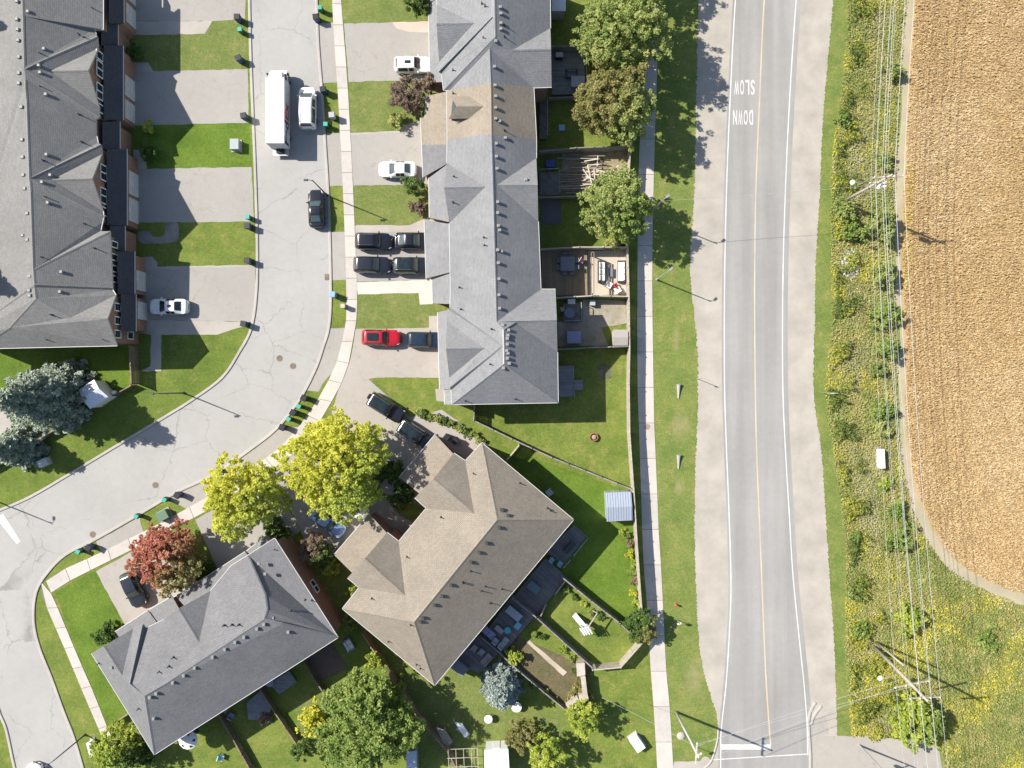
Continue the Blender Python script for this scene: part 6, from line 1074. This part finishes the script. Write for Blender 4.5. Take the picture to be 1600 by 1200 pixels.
def box_item(name, label, cat, px, py, z, w, d, hh, ang, mat, lid=None, leg=True):
    p = W(px, py, z + hh); r = thing(name, label, cat, (p.x, p.y, z), math.radians(ang)); m = MB(); m.box((0, 0, hh * 0.45), (w * 0.94, d * 0.94, hh * 0.9)); m.build('body', mat, r); m = MB(); m.box((0, 0, hh * 0.95), (w, d, hh * 0.1), 0, 0, 0.95); m.build('lid', lid or mat, r); m = MB(); m.box((w / 2 + 0.02, 0, hh * 0.6), (0.03, d * 0.4, 0.03)); m.build('handle', BLACK, r); return r
box_item('storage_box', 'white storage box at the fence of the shed garden', 'storage box', 893, 471, 0.03, 0.9, 0.6, 0.7, 0, CUSH); box_item('storage_box', 'grey storage box by the shed garden fence', 'storage box', 926, 473, 0.03, 0.65, 0.65, 0.7, 0, LGREY); box_item('hot_tub', 'pale blue covered hot tub in the shed garden shade', 'hot tub', 897, 527, 0.03, 1.7, 1.5, 0.7, 0, LILAC)
box_item('storage_box', 'blue box on the lawn behind the tan unit', 'storage box', 878, 199, 0, 0.75, 0.75, 0.4, 0, SKYB); box_item('air_conditioner', 'white air conditioner on the grass below the tan block', 'air conditioner', 858.5, 770, 0, 0.75, 0.75, 0.7, 40, LGREY); box_item('storage_box', 'blue covered stack beside the pile of lumber', 'storage box', 860, 255, 0, 1.1, 0.9, 1.0, 0, plain('tarp_blue', (0.03, 0.07, 0.25)))
table('pale grey bench table on the furnished grey deck', 903, 127, 0.4, 1.6, 1.3, 0, LGREY); sofa('dark sofa on the furnished grey deck', 893, 115, 0.4, 0, 1.4, WICK, CGREY); box_item('barbecue', 'barbecue by the wall of the furnished grey deck', 'barbecue', 874, 85, 0.4, 0.9, 0.6, 1.0, 0, BLACK, LGREY); box_item('planter', 'wooden planter at the deck corner under the maple', 'planter', 911, 84, 0.4, 0.5, 1.0, 0.5, 0, WOOD_PALE)
sw = thing('garden_swing', 'small blue garden swing between the maples', 'swing', tuple(W(938, 93))); m = MB(); m.cyl((-1.1, 0.3, 2.0), (0.9, 0.3, 2.0), 0.04, 0.04, 6); m.build('top_bar', STEEL, sw); m = MB(); m.box((0.2, 0, 0.5), (0.5, 0.6, 0.15)); m.build('seat', plain('swing_blue', (0.04, 0.08, 0.42)), sw)
for s in (-1.1, 0.9):
    for q in (-0.5, 1.1): m = MB(); m.cyl((s, 0.3, 2.0), (s, q, 0), 0.035, 0.035, 6); m.build('leg', STEEL, sw)
table('grey-green table on the dark deck behind the tan block', 834, 918, 0.5, 1.5, 1.0, -40, DGRN); table('long pale table on the crowded dark deck', 803, 959, 0.5, 2.0, 0.95, -40, LGREY); box_item('cooler', 'sky blue plastic box on the crowded dark deck', 'cooler', 809, 978, 0.5, 0.7, 0.8, 0.4, -40, SKYB)
p = W(793, 985, 0.8); tp = thing('paddling_pool', 'round teal paddling tub on the crowded dark deck', 'tub', (p.x, p.y, 0.5)); m = MB(); m.lathe([(0.34, 0), (0.38, 0.3), (0.34, 0.3), (0.3, 0.06), (0.02, 0.05)], 18); m.build('tub', TEAL, tp); m = MB(); m.lathe([(0.37, 0.29), (0.40, 0.32), (0.35, 0.33)], 18); m.build('rim', TEAL, tp)
sofa('lilac covered sofa against the divider of the crowded deck', 763, 989, 0.5, -40, 1.6, LILAC, LILAC); table('brown low table on the crowded deck', 780, 984, 0.5, 1.1, 0.6, -40, TAUPE, hh=0.45)
for k, (x, y) in enumerate(((774, 1002), (783, 1009), (790, 1001))): chair('grey slatted chair on the crowded deck, %s of three' % ('left', 'lowest', 'right')[k], x, y, 0.5, 50, LGREY, 0.65, 'slatted chairs on the crowded deck')
for k, (x, y) in enumerate(((741, 1013), (752, 1019), (763, 1027), (757, 1034))): chair('taupe cushioned chair on the deck by the silver spruce, %s' % ('uppermost left', 'second', 'rightmost', 'lowest')[k], x, y, 0.45, (-40, -40, 140, 140)[k], TAUPE, 0.72, 'cushioned chairs on the deck by the silver spruce')
box_item('hot_tub', 'grey covered tub at the tan block south corner', 'hot tub', 718, 1044, 0.45, 1.9, 1.3, 0.8, -38, CGREY); chair('blue chair on the east corner deck, left one', 862, 875, 0.5, 50, SKYB, 0.55); chair('blue chair on the east corner deck, right one', 875, 881, 0.5, 50, SKYB, 0.55); box_item('storage_box', 'dark storage box on the east corner deck', 'storage box', 890, 856, 0.5, 1.5, 0.7, 0.5, 50, WICK)
chair('pale blue plastic chair alone on the grass below the slate block', 345, 1184, 0, -20, plain('chair_pale_blue', (0.42, 0.62, 0.68)), 0.65); chair('lilac chair on the slate block deck, upper', 351, 1109, 0.05, -30, LILAC, 0.6); chair('lilac chair on the slate block deck, lower', 361, 1119, 0.05, 60, LILAC, 0.6); table('round lilac table under the slate block eave', 421, 1067, 0.3, 0.95, 0.95, 0, LILAC, True); sofa('white corner bench beside the slate block east corner', 545, 1008, 0.03, 120, 1.5, LILAC, CUSH)
p = W(293, 1157, 2.2); um = thing('round_gazebo', 'white and black round parasol at the slate block eave', 'parasol', (p.x, p.y, 0)); m = MB(); m.lathe([(1.15, 2.05), (1.12, 2.12), (0.6, 2.35), (0.03, 2.5)], 12); m.build('canopy', CUSH, um); m = MB(); m.cyl((0, 0, 0), (0, 0, 2.45), 0.04, 0.03, 8); m.build('pole', BLACK, um); m = MB(); m.cyl((0, 0, 0), (0, 0, 0.1), 0.35, 0.3, 12); m.build('base', BLACK, um)
for k in range(5): a = k * 1.3; m = MB(); m.add([(math.cos(a) * 0.55, math.sin(a) * 0.55, 2.395), (math.cos(a + .3) * 0.9, math.sin(a + .3) * 0.9, 2.26), (math.cos(a - .1) * 0.95, math.sin(a - .1) * 0.95, 2.24)], [(0, 2, 1)]); m.build('dark_panel', BLACK, um)
for x, y, rr, lab in ((807, 1105, 0.62, 'white round table by the silver spruce, right one'), (763, 1124, 0.5, 'white round table by the silver spruce, left one')): table(lab, x, y, 0.0, rr * 2, rr * 2, 0, CUSH, True)
hm = thing('shade_sail_swing', 'pale canvas swing seat with slanted canopy on the bottom lawn', 'swing seat', tuple(W(722, 1144))); a, b, c, d = W(710, 1128, 1.9), W(722, 1130, 1.7), W(734, 1148, 1.6), W(726, 1153, 1.9); m = MB(); m.add([a, b, c, d, (a + c) / 2 - Vector((0, 0, 0.12))], [(0, 1, 4), (1, 2, 4), (2, 3, 4), (3, 0, 4)]); m.build('canopy', CUSH, hm, world=True)
for q in (a, b, c, d): m = MB(); m.cyl(q, Vector((q.x, q.y, 0)), 0.03, 0.03, 6); m.build('pole', STEEL, hm, world=True)
m = MB(); q = W(722, 1142, 0.5); m.box(tuple(q), (1.4, 0.5, 0.1), -0.6); m.build('seat', LGREY, hm, world=True)
# play slide
ps = thing('play_slide', 'grey metal play structure with slide on the swing garden lawn', 'slide', tuple(W(914, 975)))
a, b = W(897, 960, 0.3), W(914, 980, 1.7); m = MB(); m.bar(a, b, 0.55, 0.06); sl_ = m.build('slide_chute', LGREY, ps, world=True)
for s in (-0.28, 0.28): d = (b - a).normalized(); u = Vector((-d.y, d.x, 0)).normalized() * s; m = MB(); m.bar(a + u + Vector((0, 0, .1)), b + u + Vector((0, 0, .1)), 0.04, 0.16); m.build('side_rail', CUSH, sl_)
q = W(915, 984, 1.7); m = MB(); m.box(tuple(q), (1.1, 1.0, 0.08), 0.6); m.build('platform', LGREY, ps, world=True)
for k in range(4): m = MB(); m.box((q.x - 0.45 + k * 0.3, q.y - 0.1 + k * 0.06, 2.1), (0.12, 1.0, 0.1), 0.6); m.build('roof_slat', CUSH, ps, world=True)
for sx in (-0.5, 0.5):
    for sy in (-0.45, 0.45): m = MB(); m.cyl((q.x + sx, q.y + sy, 0), (q.x + sx, q.y + sy, 2.1), 0.05, 0.05, 6); m.build('post', STEEL, ps, world=True)
m = MB(); m.bar(W(919, 980, 2.1), W(933, 958, 2.1), 0.10, 0.12); m.build('swing_beam', WOOD_PALE, ps, world=True)
for e in ((933, 958),): g_ = W(*e, 2.1); m = MB(); m.cyl(g_, (g_.x + 0.3, g_.y + 0.3, 0), 0.05, 0.05, 6); m.build('beam_leg', WOOD_PALE, ps, world=True); m = MB(); m.cyl(g_, (g_.x - 0.4, g_.y - 0.3, 0), 0.05, 0.05, 6); m.build('beam_leg', WOOD_PALE, ps, world=True)
# sheds
def shed(label, corners, h, rise, roofm, wallm, ribs=0, name='garden_shed'):
    """corners: roof outline in photo pixels (4, ridge parallel to the 0-1 edge)"""
    P = [W(x, y, h) for x, y in corners]; c = sum(P, Vector()) / 4; r = thing(name, label, 'shed', (c.x, c.y, 0)); m = MB(); m.prism(inset([(p.x, p.y) for p in P], 0.1), 0, h - 0.03); m.build('wall', wallm, r, world=True)
    e0, e1 = (P[1] + P[2]) / 2 + Vector((0, 0, rise)), (P[3] + P[0]) / 2 + Vector((0, 0, rise)); m = MB(); t = Vector((0, 0, -0.08)); vs = [P[0], P[1], e0, e1, P[2], P[3]]; m.add(vs + [v + t for v in vs], [(0, 1, 2, 3), (3, 2, 4, 5), (9, 8, 7, 6), (11, 10, 8, 9), (0, 6, 7, 1), (4, 10, 11, 5), (1, 7, 8, 2), (2, 8, 10, 4), (5, 11, 9, 3), (3, 9, 6, 0)])
    me = m.mesh('roof', roofm); rf = link('roof', me, r, True)
    for i in range(ribs):
        f = (i + 0.5) / ribs; u = Vector((0, 0, 0.025))
        for s0, s1, q0, q1 in ((P[0], P[1], e1, e0), (P[5 - 2], P[2], e1, e0)): a_, b_ = s0.lerp(s1, f), q0.lerp(q1, f); m = MB(); m.bar(a_ + u, b_ + u, 0.05, 0.04); m.build('roof_rib', roofm, rf)
    m = MB(); d = (P[1] - P[0]).normalized(); n = Vector((d.y, -d.x, 0)); cc = (P[0] + P[1]) / 2; n = n if n.dot(cc - c) > 0 else -n; q = cc - n * 0.08; m.bar((q.x - d.x * 0.4, q.y - d.y * 0.4, 0.9), (q.x + d.x * 0.4, q.y + d.y * 0.4, 0.9), 0.05, 1.7); m.build('door', wallm, r, world=True); return r
METAL = plain('shed_metal', (0.46, 0.50, 0.57), 0.35, 0.4); shed('ribbed blue-grey metal shed in the corner of the fences', [(946, 770), (986, 768), (988, 813), (948, 815)], 2.1, 0.35, METAL, METAL, 10); shed('small grey-brown shed in the corner of the shed garden', [(958, 515), (981, 515), (981, 540), (958, 540)], 2.0, 0.25, plain('shed_taupe', (0.33, 0.30, 0.27)), WOOD_PALE); shed('white roofed shed half hidden by the wide blue spruce', [(123, 609), (147, 593), (169, 620), (141, 639)], 2.2, 0.5, plain('shed_white', (0.66, 0.68, 0.74)), WHITE); shed('white roofed shed cut by the bottom edge', [(757, 1172), (794, 1170), (797, 1215), (757, 1217)], 2.2, 0.3, plain('shed_white', (0.66, 0.68, 0.74)), WHITE, 0); shed('white roofed shelter cut by the top edge', [(862, -22), (884, -22), (884, 17), (862, 17)], 2.3, 0.1, plain('shed_white', (0.66, 0.68, 0.74)), LGREY); shed('grey shed roof under the leafy green tree at the bottom', [(635, 1175), (651, 1173), (652, 1215), (636, 1216)], 2.0, 0.2, METAL, METAL)
# greenhouse-like lattice at the bottom
lt = thing('lattice_arbour', 'open lattice arbour of thin rails at the bottom beside the slatted fence', 'arbour', tuple(W(720, 1185)))
for x in (700, 712, 724, 736, 746): m = MB(); m.bar(W(x, 1170, 2.0), W(x + 2, 1212, 2.0), 0.06, 0.05); m.build('rail', WOOD_PALE, lt, world=True)
for y in (1171, 1185, 1199): m = MB(); m.bar(W(699, y, 2.06), W(747, y - 2, 2.06), 0.06, 0.05); m.build('rail', WOOD_PALE, lt, world=True)
for x, y in ((700, 1171), (746, 1170)): q = W(x, y, 2.0); m = MB(); m.bar((q.x, q.y, 0), q, 0.08, 0.08); m.build('post', WOOD_PALE, lt, world=True)
bn = thing('garden_bench_box', 'long slatted timber planter beside the slatted fence', 'planter', tuple(W(693, 1150)))
for k in range(5): m = MB(); m.bar(W(682 + k * 3, 1136 + k, 0.9), W(698 + k * 2.2, 1168 - k * 2.0, 0.9), 0.16, 0.05); m.build('slat', WOOD_PALE, bn, world=True)
for x, y in ((683, 1137), (695, 1140), (699, 1166), (706, 1160)): q = W(x, y, 0.9); m = MB(); m.bar((q.x, q.y, 0), q, 0.08, 0.08); m.build('leg', WOOD_PALE, bn, world=True)
# low stone garden wall
STN = grain('wall_stone', (0.47, 0.42, 0.36), 0.15, (1, 4, 18)); sw_ = thing('garden_wall', 'low pale stone wall curving at the end of the bare garden', 'wall', tuple(W(912, 1070)))
for a, b, w, hh in (((907, 1036), (908, 1056), 0.9, 1.0), ((911, 1057), (914, 1084), 0.45, 1.5), ((905, 1092), (919, 1089), 0.8, 1.6), ((886, 1104), (904, 1092), 0.5, 1.2)): A_, B_ = W(*a, hh), W(*b, hh); m = MB(); m.bar((A_.x, A_.y, hh / 2), (B_.x, B_.y, hh / 2), w, hh); s_ = m.build('wall_section', STN, sw_, world=True); m = MB(); m.bar((A_.x, A_.y, hh + 0.03), (B_.x, B_.y, hh + 0.03), w + 0.1, 0.07); m.build('coping', STN, s_)
# pile of lumber: collapsed joists
lp = thing('lumber_pile', 'collapsed deck frame and loose boards heaped in the upper garden', 'lumber', tuple(W(915, 270))); rnd = random.Random(5); LUM = [plain('lumber_pale', (0.52, 0.46, 0.38)), plain('lumber_grey', (0.30, 0.28, 0.25)), plain('lumber_brown', (0.22, 0.18, 0.14))]
for k in range(17): y = 243 + k * 3.7; x0 = 872 + rnd.uniform(-2, 18); x1 = rnd.uniform(925, 952); z = rnd.uniform(0.15, 0.5); m = MB(); m.bar(W(x0, y + rnd.uniform(-1, 1), z), W(x1, y + rnd.uniform(-3, 2), z + rnd.uniform(0, .3)), 0.09, 0.14); m.build('joist', LUM[1 if k % 3 else 2], lp, world=True)
for x0, y0, x1, y1 in ((934, 243, 933, 262), (918, 258, 924, 286), (911, 264, 925, 285), (930, 265, 956, 272), (946, 281, 966, 258), (911, 288, 945, 288), (938, 268, 939, 288), (913, 252, 935, 248), (912, 268, 935, 268), (922, 272, 948, 274), (912, 282, 930, 270), (915, 276, 934, 283), (918, 258, 936, 257), (925, 292, 950, 285), (915, 296, 935, 293), (928, 263, 930, 290), (942, 270, 944, 286), (935, 288, 958, 276)): z = rnd.uniform(0.5, 1.0); m = MB(); m.bar(W(x0, y0, z), W(x1, y1, z + rnd.uniform(-.2, .3)), 0.12, 0.06); m.build('board', LUM[0], lp, world=True)
sheet('bare_soil', [(878, 240), (980, 234), (980, 262), (955, 300), (876, 305)], 0.006, EARTH)
# fire pit
p = W(928, 683, 0.2); fp = thing('fire_pit', 'round rusty fire pit on the wide lawn', 'fire pit', (p.x, p.y, 0)); m = MB(); m.lathe([(0.5, 0), (0.52, 0.32), (0.44, 0.33), (0.40, 0.1), (0.02, 0.08)], 18); m.build('ring', grain('rust', (0.27, 0.13, 0.08), 0.3, (2, 8, 30)), fp); m = MB(); m.lathe([(0.30, 0.1), (0.26, 0.24), (0.02, 0.28)], 10); m.build('ash_logs', plain('ash', (0.34, 0.26, 0.20)), fp)
sheet('leaf_litter', catmull([(933, 572), (945, 568), (956, 577), (957, 588), (946, 594), (935, 588), (933, 572)], 4)[:-1], 0.004, grain('litter', (0.20, 0.20, 0.12), 0.4, (1, 5, 12), tint=(0.06, 0.10, 0.02)))
br = thing('birdcage_stand', 'small white box on the fence line by the left shed', 'box', tuple(W(180, 613, 0.8))[:2] + (0,)); m = MB(); m.box((0, 0, 1.0), (0.4, 0.4, 0.4)); m.build('box', WHITE, br); m = MB(); m.cyl((0, 0, 0), (0, 0, 0.8), 0.05, 0.05, 6); m.build('post', WHITE, br)
gn = MB(); q = W(1064, 1150); gn.lathe([(0.5, 0), (0.42, 0.12), (0.2, 0.2), (0.02, 0.22)], 12, (q.x, q.y, 0)); tag(gn.build('rock', CONC), 'pale flat rock on the bottom verge by the utility pole', 'rock')
for k, (x, y, lab) in enumerate(((698, 683, 'dark bin beside the tan block garage, left one'), (711, 689, 'dark bin beside the tan block garage, right one'))): p = W(x, y, 0.9); dup(protos['black'], (p.x, p.y, 0.02), 0.9, lab, 'bins beside the tan block')
for o in list(bpy.data.objects):
    if o.get('label') == 'x': bpy.data.objects.remove(o)
